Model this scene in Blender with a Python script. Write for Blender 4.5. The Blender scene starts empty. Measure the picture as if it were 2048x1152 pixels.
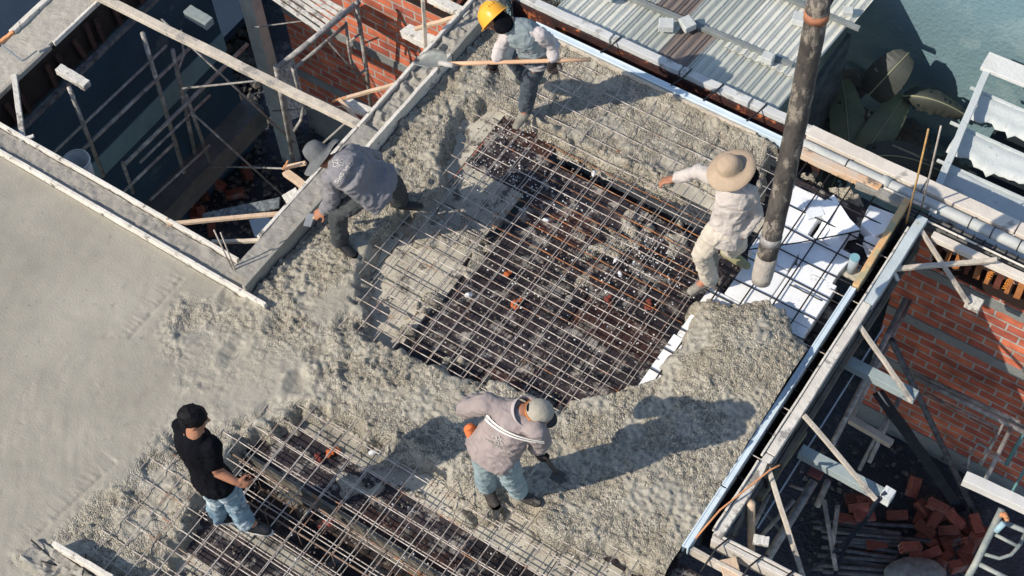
import bpy, bmesh, math, random
import numpy as np
from mathutils import Vector, Matrix, noise as mn
from mathutils.bvhtree import BVHTree
random.seed(7); RS = np.random.RandomState(5)
sc = bpy.context.scene
C = sc.collection
rad = math.radians
# ---------------------------------------------------------------- camera
FPX = 3149.37
ROLL, PITCH, YAW = -0.0775483, 0.5755387, 0.6537167
Rm = (Matrix.Rotation(YAW, 3, 'Z') @ Matrix.Rotation(PITCH, 3, 'X') @ Matrix.Rotation(ROLL, 3, 'Z'))
CAMP = Vector((0, 0, 10.0))
cam = bpy.data.cameras.new('camera'); camo = bpy.data.objects.new('camera', cam); C.objects.link(camo)
camo.matrix_world = Matrix.Translation(CAMP) @ Rm.to_4x4()
cam.sensor_width = 36.0; cam.lens = FPX / 2048 * 36.0; cam.clip_end = 400
sc.camera = camo
# ---------------------------------------------------------------- light
SUN_EL = rad(40.0); SUN_AZ = rad(59.0)          # direction the shadows run, from +X
sx, sy = math.cos(SUN_AZ), math.sin(SUN_AZ)
w = bpy.data.worlds.new("World"); sc.world = w; w.use_nodes = True
nt = w.node_tree; bg = nt.nodes['Background']
sky = nt.nodes.new('ShaderNodeTexSky'); sky.sky_type = 'NISHITA'; sky.sun_disc = False
sky.sun_elevation = SUN_EL; sky.sun_rotation = math.atan2(-sx, -sy); sky.air_density = 1.0; sky.dust_density = 0.6
nt.links.new(sky.outputs[0], bg.inputs[0]); bg.inputs[1].default_value = 0.14
sl = bpy.data.lights.new('sun', 'SUN'); sl.energy = 4.4; sl.angle = rad(0.5); sl.color = (1.0, 0.90, 0.76)
so = bpy.data.objects.new('sun', sl); C.objects.link(so)
ld = Vector((sx * math.cos(SUN_EL), sy * math.cos(SUN_EL), -math.sin(SUN_EL)))
so.rotation_euler = ld.to_track_quat('-Z', 'Y').to_euler(); so.location = (-4, -6, 14)
sc.view_settings.view_transform = 'Standard'; sc.view_settings.look = 'None'
sc.view_settings.exposure = 0.10; sc.view_settings.gamma = 1.0
sc.render.engine = 'CYCLES'
# ---------------------------------------------------------------- measuring
def ray(px, py):
    return Rm @ Vector(((px - 1024) / FPX, -(py - 576) / FPX, -1))
def at(px, py, z=0.0):
    d = ray(px, py); return CAMP + d * ((z - 10) / d.z)
def aty(px, py, y):
    d = ray(px, py); return CAMP + d * (y / d.y)
def atx(px, py, x):
    d = ray(px, py); return CAMP + d * (x / d.x)
# ---------------------------------------------------------------- materials
MATS = {}
def mat(name, c1, c2=None, sc1=8.0, rough=0.8, bump=0.3, bsc=40.0, c3=None, sc3=3.0, t3=0.62, metal=0.0, stretch=None, bdist=0.004, rnd=0.0, detail=6):
    if name in MATS: return MATS[name]
    m = bpy.data.materials.new(name); m.use_nodes = True; MATS[name] = m
    N = m.node_tree.nodes; L = m.node_tree.links; b = N['Principled BSDF']
    b.inputs['Specular IOR Level'].default_value = .3; b.inputs['Roughness'].default_value = rough; b.inputs['Metallic'].default_value = metal
    tc = N.new('ShaderNodeTexCoord'); mp = N.new('ShaderNodeMapping'); L.new(tc.outputs['Object'], mp.inputs[0])
    if stretch: mp.inputs['Scale'].default_value = stretch
    c2 = c2 or tuple(x * 0.7 for x in c1)
    n1 = N.new('ShaderNodeTexNoise'); n1.inputs['Scale'].default_value = sc1; n1.inputs['Detail'].default_value = detail; n1.inputs['Roughness'].default_value = 0.65
    L.new(mp.outputs[0], n1.inputs[0])
    r1 = N.new('ShaderNodeValToRGB'); r1.color_ramp.elements[0].position = 0.35; r1.color_ramp.elements[1].position = 0.65
    r1.color_ramp.elements[0].color = (*c2, 1); r1.color_ramp.elements[1].color = (*c1, 1)
    L.new(n1.outputs[0], r1.inputs[0]); col = r1.outputs[0]
    if c3:
        n3 = N.new('ShaderNodeTexNoise'); n3.inputs['Scale'].default_value = sc3; n3.inputs['Detail'].default_value = 8; n3.inputs['Roughness'].default_value = 0.7
        L.new(mp.outputs[0], n3.inputs[0])
        r3 = N.new('ShaderNodeValToRGB'); r3.color_ramp.elements[0].position = t3 - 0.03; r3.color_ramp.elements[1].position = t3 + 0.04
        L.new(n3.outputs[0], r3.inputs[0])
        mx = N.new('ShaderNodeMix'); mx.data_type = 'RGBA'; L.new(r3.outputs[0], mx.inputs[0]); L.new(col, mx.inputs[6]); mx.inputs[7].default_value = (*c3, 1)
        col = mx.outputs[2]
    if rnd:
        oi = N.new('ShaderNodeObjectInfo'); hs = N.new('ShaderNodeHueSaturation')
        mr = N.new('ShaderNodeMapRange'); mr.inputs[3].default_value = 1 - rnd; mr.inputs[4].default_value = 1 + rnd
        L.new(oi.outputs['Random'], mr.inputs[0]); L.new(mr.outputs[0], hs.inputs['Value']); L.new(col, hs.inputs['Color']); col = hs.outputs[0]
    L.new(col, b.inputs['Base Color'])
    if bump:
        nb = N.new('ShaderNodeTexNoise'); nb.inputs['Scale'].default_value = bsc; nb.inputs['Detail'].default_value = 5; L.new(mp.outputs[0], nb.inputs[0])
        bp = N.new('ShaderNodeBump'); bp.inputs['Strength'].default_value = bump; bp.inputs['Distance'].default_value = bdist * 3
        L.new(nb.outputs[0], bp.inputs['Height']); L.new(bp.outputs[0], b.inputs['Normal'])
    return m
M_dry = lambda: mat('painted_form_board', (.72, .69, .63), (.52, .50, .45), 14, .75, .5, 60, c3=(.27, .25, .22), sc3=9, t3=.55)
M_timber = lambda: mat('pale_timber', (.70, .52, .37), (.52, .38, .26), 9, .75, .4, 70, c3=(.36, .31, .25), sc3=4, t3=.6, stretch=(1, 1, 1))
M_timberw = lambda: mat('weathered_timber', (.66, .58, .48), (.44, .39, .32), 12, .8, .4, 70, c3=(.30, .28, .25), sc3=6, t3=.56)
M_cement = lambda: mat('set_concrete', (.36, .34, .30), (.28, .265, .235), 10, .85, .5, 80, c3=(.22, .21, .19), sc3=5, t3=.6)
M_orange = lambda: mat('orange_timber', (.70, .33, .16), (.50, .22, .10), 12, .7, .3, 60)
M_rust = lambda: mat('rusty_steel', (.30, .22, .17), (.16, .11, .085), 20, .6, .3, 90, c3=(.42, .17, .05), sc3=6, t3=.6, metal=.3)
M_rebar = lambda: mat('rebar_steel', (.68, .62, .56), (.34, .28, .24), 9, .5, .5, 120, c3=(.36, .17, .08), sc3=3.5, t3=.60, metal=.25)
M_rebard = lambda: mat('dark_rebar', (.035, .035, .04), (.02, .02, .024), 14, .6, .4, 120, metal=.3)
M_rustbar = lambda: mat('orange_rusted_bar', (.52, .21, .07), (.15, .09, .065), 3.5, .7, .5, 100, c3=(.50, .42, .36), sc3=6, t3=.6)
M_tube = lambda: mat('scaffold_tube', (.40, .39, .37), (.17, .165, .16), 12, .6, .5, 60, c3=(.56, .53, .49), sc3=5, t3=.58, metal=.1)
M_galv = lambda: mat('galvanised_steel', (.60, .66, .70), (.46, .53, .58), 6, .45, .15, 50, c3=(.30, .33, .34), sc3=8, t3=.66, metal=.35)
M_skin = lambda: mat('skin', (.42, .20, .12), (.34, .15, .09), 12, .55, .1, 80)
# ---------------------------------------------------------------- helpers
def tag(o, label=None, cat=None, group=None, kind=None):
    if label: o['label'] = label
    if cat: o['category'] = cat
    if group: o['group'] = group
    if kind: o['kind'] = kind
    return o
def empty(name, loc=(0, 0, 0), label=None, cat=None, group=None):
    o = bpy.data.objects.new(name, None); C.objects.link(o); o.location = loc; o.empty_display_size = .1
    bpy_mw[o.name] = Matrix.Translation(Vector(loc))
    return tag(o, label, cat, group)
bpy_mw = {}
class MB:
    def __init__(s): s.v = []; s.f = []
    def add(s, vs, fs):
        n = len(s.v); s.v += [tuple(v) for v in vs]; s.f += [tuple(i + n for i in f) for f in fs]; return s
    def box(s, lo, hi):
        x0, y0, z0 = lo; x1, y1, z1 = hi
        vs = [(x0, y0, z0), (x1, y0, z0), (x1, y1, z0), (x0, y1, z0), (x0, y0, z1), (x1, y0, z1), (x1, y1, z1), (x0, y1, z1)]
        return s.add(vs, [(3, 2, 1, 0), (4, 5, 6, 7), (0, 1, 5, 4), (1, 2, 6, 5), (2, 3, 7, 6), (3, 0, 4, 7)])
    def beam(s, p1, p2, wd, ht, up=(0, 0, 1), segs=1, jit=0.0):
        p1 = Vector(p1); p2 = Vector(p2); d = (p2 - p1).normalized(); up = Vector(up)
        sd = d.cross(up)
        if sd.length < 1e-4: sd = d.cross(Vector((1, 0, 0)))
        sd.normalize(); u = sd.cross(d).normalized()
        vs = []
        for i in range(segs + 1):
            c = p1.lerp(p2, i / segs)
            if jit: c = c + sd * random.uniform(-jit, jit) + u * random.uniform(-jit, jit)
            for a, b in ((-1, -1), (1, -1), (1, 1), (-1, 1)):
                vs.append(c + sd * (a * wd / 2) + u * (b * ht / 2))
        fs = [(3, 2, 1, 0)]
        for i in range(segs):
            for k in range(4):
                a = i * 4 + k; b = i * 4 + (k + 1) % 4; fs.append((a, b, b + 4, a + 4))
        n = segs * 4; fs.append((n, n + 1, n + 2, n + 3))
        return s.add(vs, fs)
    def path(s, pts, rr, n=8, cap=True):
        pts = [Vector(p) for p in pts]
        if not hasattr(rr, '__len__'): rr = [rr] * len(pts)
        vs = []; pu = None
        for i, p in enumerate(pts):
            d = (pts[min(i + 1, len(pts) - 1)] - pts[max(i - 1, 0)]).normalized()
            if pu is None:
                pu = d.cross(Vector((0, 0, 1)))
                if pu.length < .05: pu = d.cross(Vector((1, 0, 0)))
            pu = (pu - d * pu.dot(d)).normalized(); q = d.cross(pu)
            for k in range(n):
                a = 2 * math.pi * k / n; vs.append(p + (pu * math.cos(a) + q * math.sin(a)) * rr[i])
        fs = []
        for i in range(len(pts) - 1):
            for k in range(n):
                a = i * n + k; b = i * n + (k + 1) % n; fs.append((a, b, b + n, a + n))
        if cap: fs.append(tuple(range(n - 1, -1, -1))); m = (len(pts) - 1) * n; fs.append(tuple(range(m, m + n)))
        return s.add(vs, fs)
    def ell(s, c, r, rot=None, nu=16, nv=10):
        c = Vector(c); rot = rot or Matrix.Identity(3); vs = []; fs = []
        for j in range(1, nv):
            t = math.pi * j / nv
            for i in range(nu):
                a = 2 * math.pi * i / nu
                vs.append(c + rot @ Vector((r[0] * math.sin(t) * math.cos(a), r[1] * math.sin(t) * math.sin(a), r[2] * math.cos(t))))
        for j in range(nv - 2):
            for i in range(nu):
                a = j * nu + i; b = j * nu + (i + 1) % nu; fs.append((a, a + nu, b + nu, b))
        t = len(vs); vs += [c + rot @ Vector((0, 0, r[2])), c - rot @ Vector((0, 0, r[2]))]
        for i in range(nu):
            fs.append((t, i, (i + 1) % nu)); m = (nv - 2) * nu; fs.append((t + 1, m + (i + 1) % nu, m + i))
        return s.add(vs, fs)
    def lathe(s, c, prof, rot=None, n=32, squash=(1, 1)):
        c = Vector(c); rot = rot or Matrix.Identity(3); vs = []; fs = []
        for r, z in prof:
            for i in range(n):
                a = 2 * math.pi * i / n; vs.append(c + rot @ Vector((r * math.cos(a) * squash[0], r * math.sin(a) * squash[1], z)))
        for j in range(len(prof) - 1):
            for i in range(n):
                a = j * n + i; b = j * n + (i + 1) % n; fs.append((a, b, b + n, a + n))
        return s.add(vs, fs)
    def mesh(s, name):
        me = bpy.data.meshes.new(name); me.from_pydata(s.v, [], s.f); me.update(); return me
    def build(s, name, m, parent=None, smooth=False, bevel=0, label=None, cat=None, group=None, kind=None):
        me = s.mesh(name); me.materials.append(m)
        if bevel:
            bm = bmesh.new(); bm.from_mesh(me)
            bmesh.ops.bevel(bm, geom=[e for e in bm.edges if len(e.link_faces) == 2 and e.calc_face_angle(0) > .6], offset=bevel, segments=1, affect='EDGES'); bm.to_mesh(me); bm.free()
        if smooth: me.polygons.foreach_set('use_smooth', [True] * len(me.polygons))
        return link(name, me, parent, label, cat, group, kind)
def link(name, me, parent=None, label=None, cat=None, group=None, kind=None):
    o = bpy.data.objects.new(name, me); C.objects.link(o)
    if parent:
        o.parent = parent
        o.matrix_parent_inverse = wm(parent).inverted()
    return tag(o, label, cat, group, kind)
def wm(o):
    m = Matrix.Translation(o.location) @ o.rotation_euler.to_matrix().to_4x4()
    if o.parent: m = wm(o.parent) @ o.matrix_parent_inverse @ m
    return m
def recenter(o):
    """move a one-mesh thing's origin to the middle of its own footprint"""
    me = o.data; n = len(me.vertices); co = np.empty(n * 3); me.vertices.foreach_get('co', co); co = co.reshape(-1, 3)
    c = (co.min(0) + co.max(0)) / 2; c[2] = co[:, 2].min(); me.vertices.foreach_set('co', (co - c).ravel()); me.update()
    o.location = Vector(c); return o
# numpy value noise -------------------------------------------------
def vnoise2(X, Y, s, seed):
    g = np.random.RandomState(seed).rand(256, 256)
    x = X / s + 1000; y = Y / s + 1000; xi = np.floor(x).astype(int); yi = np.floor(y).astype(int); fx = x - xi; fy = y - yi
    fx = fx * fx * (3 - 2 * fx); fy = fy * fy * (3 - 2 * fy); G = lambda a, b: g[a % 256, b % 256]
    return (G(xi, yi) * (1 - fx) * (1 - fy) + G(xi + 1, yi) * fx * (1 - fy) + G(xi, yi + 1) * (1 - fx) * fy + G(xi + 1, yi + 1) * fx * fy) * 2 - 1
def vnoise3(P, s, seed):
    g = np.random.RandomState(seed).rand(32, 32, 32); q = P / s + 500; i = np.floor(q).astype(int); f = q - i; f = f * f * (3 - 2 * f); r = 0
    for a in (0, 1):
        for b in (0, 1):
            for c in (0, 1):
                r = r + g[(i[:, 0] + a) % 32, (i[:, 1] + b) % 32, (i[:, 2] + c) % 32] * (f[:, 0] if a else 1 - f[:, 0]) * (f[:, 1] if b else 1 - f[:, 1]) * (f[:, 2] if c else 1 - f[:, 2])
    return r * 2 - 1
def poly_sd(X, Y, poly):
    """signed distance, negative inside"""
    inside = np.zeros(X.shape, bool); dm = np.full(X.shape, 1e9); n = len(poly)
    for i in range(n):
        x0, y0 = poly[i]; x1, y1 = poly[(i + 1) % n]
        c = (y0 > Y) != (y1 > Y)
        with np.errstate(divide='ignore', invalid='ignore'):
            inside ^= c & (X < (x1 - x0) * (Y - y0) / (y1 - y0 + 1e-12) + x0)
        t = np.clip(((X - x0) * (x1 - x0) + (Y - y0) * (y1 - y0)) / ((x1 - x0) ** 2 + (y1 - y0) ** 2 + 1e-9), 0, 1)
        dm = np.minimum(dm, np.hypot(X - x0 - t * (x1 - x0), Y - y0 - t * (y1 - y0)))
    return np.where(inside, -dm, dm)
def ss(x, a, b):
    t = np.clip((x - a) / (b - a), 0, 1); return t * t * (3 - 2 * t)
def PP(l, z=0.0): return [tuple(at(*p, z)[:2]) for p in l]
RB, RD, RO = M_rebar(), M_rebard(), M_rustbar()
# ================================================================ GROUND
g = MB(); g.add([(-40, -20, -3.5), (30, -20, -3.5), (30, 60, -3.5), (-40, 60, -3.5)], [(0, 1, 2, 3)])
g.build('ground', mat('dark_earth', (.075, .085, .105), (.045, .05, .062), 1.6, .95, .8, 25, c3=(.13, .13, .135), sc3=5, t3=.6, bdist=.02), kind='structure')
# ================================================================ WET CONCRETE FLOOR (one height field)
E1 = PP([(965,190),(1163,285),(1335,346),(1500,400),(1545,290),(1600,300),(1850,400),(1720,640),(1640,760),(1590,690),(1560,640),(1490,610),(1400,612),(1365,680),(1300,760),(1230,775),(1120,815),(1010,775),(950,770),(830,715),(725,655),(700,590),(730,520),(790,440),(860,370),(890,300),(925,225)])
H1 = PP([(985,130),(1120,100),(1180,118),(1540,292),(1560,330),(1500,410),(1335,350),(1163,290),(965,195)])
E2 = PP([(600,815),(680,800),(760,850),(850,915),(960,985),(1060,1010),(1130,1060),(1230,1100),(1330,1160),(1560,1180),(1500,1500),(250,1400),(330,1080),(400,960),(480,870)])
H2 = PP([(600,808),(480,860),(420,960),(350,1090),(280,1400),(60,1400),(150,1110),(230,1010),(290,900),(340,870),(450,850),(540,800)])
def height(X, Y):
    nw = .07 * vnoise2(X, Y, .22, 1) + .035 * vnoise2(X, Y, .07, 2) + .015 * vnoise2(X, Y, .03, 3)
    big = vnoise2(X, Y, .9, 11); mid = vnoise2(X, Y, .33, 12)
    smooth_poly = PP([(350,545),(262,672),(330,740),(300,850),(215,940),(60,1090),(-200,1300),(-900,1300),(-900,0),(-100,240),(524,640)])
    sm = poly_sd(X, Y, smooth_poly)
    rough = ss(sm + .10 * vnoise2(X, Y, .3, 14), -.02, .22)
    # a half-trowelled apron between the two bays
    mid_poly = PP([(340,640),(520,640),(700,760),(860,800),(640,830),(440,850),(300,850)])
    apron = ss(-(poly_sd(X, Y, mid_poly) + .12 * mid), -.05, .25)
    rough = rough * (1 - .72 * apron)
    # trowel ridges of the finished slab
    l1 = 1 - np.abs(vnoise2(X, Y, .060, 21)); l2 = 1 - np.abs(vnoise2(X, Y, .030, 22))
    grain = .45 * l1 + .42 * l2 + .52 * vnoise2(X, Y, .018, 23)
    left = ss(-X, 2.9, 4.2)
    clod = (.45 + .75 * left) * np.maximum(0, vnoise2(X, Y, .13, 24) * .7 + .5 * vnoise2(X, Y, .055, 25) + .35 * vnoise2(X, Y, .028, 27)) ** 1.3
    pat = ss(vnoise2(X, Y, .42, 28) + .4 * mid, .12, .45) * left * (Y < 4.9); rough = rough * (1 - .75 * pat)
    arc = vnoise2(X * .9 + Y * .35 + .25 * big, (Y - X * .3) * .18, .045, 36); h = (1 - rough) * (.002 * big + .0018 * vnoise2(X, Y, .06, 26) + .0016 * arc - .005 * np.maximum(0, vnoise2(X, Y, .035, 37) - .72) * 3)
    h = h + rough * (.012 * mid + .029 * (grain - .55) + .040 * clod - .004)
    h = h + .03 * rough * ss(big * .6 + mid * .6, .1, .9)
    # the heap under the hose and its tail
    hx, hy = at(1490, 700)[:2]; d = np.hypot((X - hx) / .62, (Y - hy) / .75)
    h = h + .17 * np.exp(-d ** 2 * 1.6)
    tx, ty = at(1340, 900)[:2]; h = h + .05 * np.exp(-(((X - tx) / .6) ** 2 + ((Y - ty) / .9) ** 2))
    # low band beside the upstand beam
    h = h - .03 * ss(-X, 5.25, 5.55) * (Y > 4.0) * rough
    # worker's footmarks
    for px, py in ((470,700),(650,735),(560,640),(640,700),(600,760),(700,640),(380,650),(700,720),(740,440),(1080,1010),(1000,1010),(940,1000),(980,1000),(470,590),(760,500)):
        fx, fy = at(px, py)[:2]; q = ((X - fx) / .075) ** 2 + ((Y - fy) / .12) ** 2; h = h - .035 * np.exp(-q * 1.4) + .012 * np.exp(-(q - 2.2) ** 2)
    d1 = -(poly_sd(X, Y, E1) + nw); d2 = -(poly_sd(X, Y, E2) + nw)
    h1 = -(poly_sd(X, Y, H1) + nw * .6); h2 = -(poly_sd(X, Y, H2) + nw)
    half = np.maximum(ss(h1, -.05, .12), ss(h2, -.05, .14))
    h = h * (1 - half) + half * (-.058 + .016 * (grain - .5) + .030 * np.maximum(0, vnoise2(X, Y, .1, 31)) - .02 * (vnoise2(X, Y, .25, 32) > .2) )
    ex = np.maximum(ss(d1, -.04, .10), ss(d2, -.04, .12))
    # spilt clods lying on the deck inside the bays
    spill = ss(vnoise2(X, Y, .45, 33) + .5 * vnoise2(X, Y, .09, 34), .56, .98)
    edge = np.exp(-np.maximum(np.where(ex > .5, np.maximum(d1, d2), 0), 0) / .45)
    spill = spill * (.25 + .75 * edge)
    spill = np.maximum(spill, .75 * np.exp(-((X + 4.46) / .13) ** 2) * (Y > 4) * ss(vnoise2(X, Y, .16, 43) + .5 * vnoise2(X, Y, .05, 44), .0, .5))
    spill = spill * (1 - .75 * ss(Y, 5.7, 6.1) * (X < -4.1))
    h = h * (1 - ex) + ex * (-.235 + .16 * spill + .02 * grain * spill)
    # nothing behind the strip except in front of the second pit
    h = h - .5 * ss(Y, 7.40, 7.44)
    # screed grooves at the borders of the finished strip
    for p, q in (((262,672),(362,560)), ((62,1082),(228,930))):
        a = at(*p)[:2]; b = at(*q)[:2]; t = np.clip((Y - a[1]) / (b[1] - a[1]), 0, 1); xx = a[0] + t * (b[0] - a[0])
        g_ = np.exp(-((X - xx) / .016) ** 2) * (Y > a[1] - .02) * (Y < b[1] + .02); h = h - .014 * g_ * (.6 + .6 * vnoise2(X, Y, .07, 42))
        s_ = ss(X - xx, -.2, -.02) * (X < xx) * (Y > a[1]) * (Y < b[1] + .1); h = h + s_ * .0042 * vnoise2(X * .3 + Y, Y * 3, .02, 41)
    # shallow spill over the foam in front of the heap
    return h, np.clip(rough + ex + half, 0, 1)
def grid_floor(x0, x1, y0, y1, st):
    xs = np.arange(x0, x1 + st * .5, st); ys = np.arange(y0, y1 + st * .5, st)
    X, Y = np.meshgrid(xs, ys, indexing='ij'); Hh, Rr = height(X, Y)
    return xs, ys, X, Y, Hh, Rr
parts_v = []; parts_f = []; parts_r = []; base = 0
for (x0, x1, y0, y1, st) in ((-9.4, -6.5, .9, 3.985, .03), (-6.5, -1.80, .5, 3.985, .0125), (-5.60, -1.80, 3.985, 7.44, .0125)):
    xs, ys, X, Y, Hh, Rr = grid_floor(x0, x1, y0, y1, st); nx, ny = X.shape
    V = np.stack([X.ravel(), Y.ravel(), Hh.ravel()], 1)
    idx = np.arange(nx * ny).reshape(nx, ny)
    F_ = np.stack([idx[:-1, :-1], idx[1:, :-1], idx[1:, 1:], idx[:-1, 1:]], -1).reshape(-1, 4)
    hm = Hh.ravel()[F_].max(1); F_ = F_[hm > -.20]
    if x0 > -9: 
        cx = V[F_, 0].mean(1); cy = V[F_, 1].mean(1); F_ = F_[~((cx < -5.43) & (cy > 3.99) & (cx < -5.62))]
    parts_v.append(V); parts_f.append(F_ + base); parts_r.append(Rr.ravel()); base += len(V)
V = np.concatenate(parts_v); F_ = np.concatenate(parts_f); Rr = np.concatenate(parts_r)
used = np.zeros(len(V), bool); used[F_.ravel()] = True; rem = np.cumsum(used) - 1; V = V[used]; Rr = Rr[used]; F_ = rem[F_]
me = bpy.data.meshes.new('concrete_floor'); me.vertices.add(len(V)); me.vertices.foreach_set('co', V.ravel())
me.loops.add(len(F_) * 4); me.loops.foreach_set('vertex_index', F_.ravel().astype(np.int32)); me.polygons.add(len(F_))
me.polygons.foreach_set('loop_start', np.arange(0, len(F_) * 4, 4, dtype=np.int32)); me.polygons.foreach_set('loop_total', np.full(len(F_), 4, np.int32))
me.update(calc_edges=True); me.polygons.foreach_set('use_smooth', [True] * len(F_))
at_ = me.attributes.new('rough', 'FLOAT', 'POINT'); at_.data.foreach_set('value', Rr.astype(np.float32))
# material: smooth screeded cement to coarse wet aggregate by the surface's own state
m = bpy.data.materials.new('fresh_concrete'); m.use_nodes = True; N = m.node_tree.nodes; L = m.node_tree.links; b = N['Principled BSDF']
tc = N.new('ShaderNodeTexCoord'); ar = N.new('ShaderNodeAttribute'); ar.attribute_name = 'rough'
def nz(s, d=6, r=.6):
    n = N.new('ShaderNodeTexNoise'); n.inputs['Scale'].default_value = s; n.inputs['Detail'].default_value = d; n.inputs['Roughness'].default_value = r; L.new(tc.outputs['Object'], n.inputs[0]); return n.outputs[0]
def ramp(src, stops):
    r = N.new('ShaderNodeValToRGB'); e = r.color_ramp.elements
    while len(e) < len(stops): e.new(.5)
    for k, (p, c) in enumerate(stops): e[k].position = p; e[k].color = (*c, 1)
    L.new(src, r.inputs[0]); return r.outputs[0]
def mix(f, a, c, t='MIX'):
    x = N.new('ShaderNodeMix'); x.data_type = 'RGBA'; x.blend_type = t
    (L.new(f, x.inputs[0]) if not isinstance(f, float) else setattr(x.inputs[0], 'default_value', f))
    for s_, v in ((6, a), (7, c)):
        if isinstance(v, tuple): x.inputs[s_].default_value = (*v, 1)
        else: L.new(v, x.inputs[s_])
    return x.outputs[2]
smoothc = ramp(nz(1.3, 7, .62), [(.3, (.29, .268, .218)), (.5, (.345, .320, .262)), (.7, (.395, .368, .302))])
blot = ramp(nz(11, 8, .7), [(.60, (0, 0, 0)), (.70, (1, 1, 1))])
smoothc = mix(blot, smoothc, (.24, .23, .20))
roughc = ramp(nz(9, 8, .75), [(.33, (.24, .225, .19)), (.5, (.40, .37, .31)), (.68, (.55, .51, .435))])
vo = N.new('ShaderNodeTexVoronoi'); vo.inputs['Scale'].default_value = 95; L.new(tc.outputs['Object'], vo.inputs[0])
sep = N.new('ShaderNodeSeparateColor'); L.new(vo.outputs['Color'], sep.inputs[0])
st_ = ramp(sep.outputs[0], [(0, (.50, .50, .50)), (1, (1.42, 1.40, 1.34))])
roughc = mix(1.0, roughc, st_, 'MULTIPLY')
bn = ramp(nz(2.2, 3), [(.45, (0, 0, 0)), (.7, (1, 1, 1))]); smear = ramp(nz(3.4, 5, .6), [(.50, (0, 0, 0)), (.60, (.8, .8, .8))]); roughc = mix(smear, roughc, ramp(nz(30, 4), [(.3, (.30, .285, .24)), (.7, (.38, .36, .305))]))
roughc = mix(bn, roughc, mix(.5, roughc, (.42, .36, .26)))
L.new(mix(ar.outputs['Fac'], smoothc, roughc), b.inputs['Base Color'])
L.new(ramp(nz(4, 4), [(.35, (.38, .38, .38)), (.65, (.75, .75, .75))]), b.inputs['Roughness'])
mh = N.new('ShaderNodeMath'); mh.operation = 'MULTIPLY'; L.new(vo.outputs['Distance'], mh.inputs[0]); mh.inputs[1].default_value = -1
b1 = N.new('ShaderNodeBump'); b1.inputs['Distance'].default_value = .022; L.new(mh.outputs[0], b1.inputs['Height'])
mr = N.new('ShaderNodeMath'); mr.operation = 'MULTIPLY'; L.new(ar.outputs['Fac'], mr.inputs[0]); mr.inputs[1].default_value = .8; ms = N.new('ShaderNodeMath'); ms.operation = 'MULTIPLY'; mv = N.new('ShaderNodeMath'); mv.operation = 'SUBTRACT'; mv.inputs[0].default_value = 1; L.new(smear, mv.inputs[1]); L.new(mr.outputs[0], ms.inputs[0]); L.new(mv.outputs[0], ms.inputs[1]); L.new(ms.outputs[0], b1.inputs['Strength'])
b2 = N.new('ShaderNodeBump'); b2.inputs['Distance'].default_value = .006; b2.inputs['Strength'].default_value = .8; L.new(nz(55, 6, .7), b2.inputs['Height']); L.new(b1.outputs[0], b2.inputs['Normal'])
L.new(b2.outputs[0], b.inputs['Normal'])
me.materials.append(m); M_fresh = m
link('concrete_floor', me, kind='structure')

# ================================================================ FORMWORK DECK
dk_m = mat('film_faced_panel', (.050, .037, .037), (.013, .013, .018), 6, .5, .5, 60, c3=(.25, .23, .205), sc3=5.5, t3=.56, rnd=.5)
dk_r = mat('red_brown_panel', (.085, .036, .028), (.030, .020, .019), 6, .5, .5, 60, c3=(.20, .18, .155), sc3=8, t3=.56, rnd=.4)
dk_p = mat('cement_stained_panel', (.52, .485, .40), (.34, .315, .26), 5, .8, .5, 60, c3=(.11, .10, .09), sc3=6, t3=.585, rnd=.2)
dk = empty('formwork_deck', (-3.6, 4.5, -.25), 'dark plywood shuttering deck seen through the reinforcement, stained with cement', 'formwork')
def panel(x0, x1, y0, y1, z, m, name='deck_panel'):
    MB().box((x0 + .004, y0 + .004, z - .02), (x1 - .004, y1 - .004, z)).build(name, m, dk)
# pale strip running in the long direction, then the dark bay
for i, y in enumerate(np.arange(3.98, 7.4, .41)): panel(-5.0, -4.46 + .03 * (i % 3), y, min(y + .41, 7.42), -.165 - .006 * (i % 2), dk_p if y < 5.9 else (dk_m if i % 2 else dk_r))
k = 0
for y in np.arange(3.98, 7.3, .305):
    if 6.28 < y + .15 < 6.62: continue
    x = -4.39
    while x < -1.80:
        x2 = min(x + random.choice((.6, .9, 1.2)), -1.80); k += 1
        panel(x, x2, y, y + .305, -.17 - random.uniform(0, .035), dk_r if random.random() < .18 else dk_m); x = x2
panel(-4.42, -1.8, 6.28, 6.63, -.42, dk_m); panel(-4.42, -1.8, 6.64, 6.80, -.10, dk_p)
panel(-5.6, -5.0, 3.98, 7.42, -.15, dk_p)
# lower bay
for x in np.arange(-5.6, -1.3, .62): panel(x, min(x + .62, -1.2), 3.38, 3.72, -.165, dk_p)
for x in np.arange(-5.6, -1.3, .9): panel(x, min(x + .9, -1.2), 3.72, 3.98, -.16, dk_m)
for y in (3.02, 3.19):
    for x in np.arange(-5.6, -1.3, .85): panel(x, min(x + .85, -1.2), y, y + (.17 if y < 3.1 else .19), -.17 - random.uniform(0, .02), dk_m if random.random() < .7 else dk_r)
panel(-5.6, -1.2, 2.62, 3.0, -.50, dk_m)
MB().box((-5.6, 2.995, -.5), (-1.2, 3.02, -.14)).build('trench_side', mat('cement_edge', (.24, .225, .19), (.12, .11, .095), 7, .85, .6, 60, c3=(.3, .17, .09), sc3=4, t3=.62), dk)
MB().box((-5.6, 2.60, -.5), (-1.2, 2.62, -.17)).build('trench_side', dk_m, dk)
for y in np.arange(.4, 2.5, .3):
    x = -5.6
    while x < -1.2:
        x2 = min(x + random.choice((.6, .9, 1.2)), -1.2); panel(x, x2, y, min(y + .3, 2.60), -.17 - random.uniform(0, .03), dk_p if x < -4.2 and random.random() < .6 else (dk_r if random.random() < .2 else dk_m)); x = x2
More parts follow.
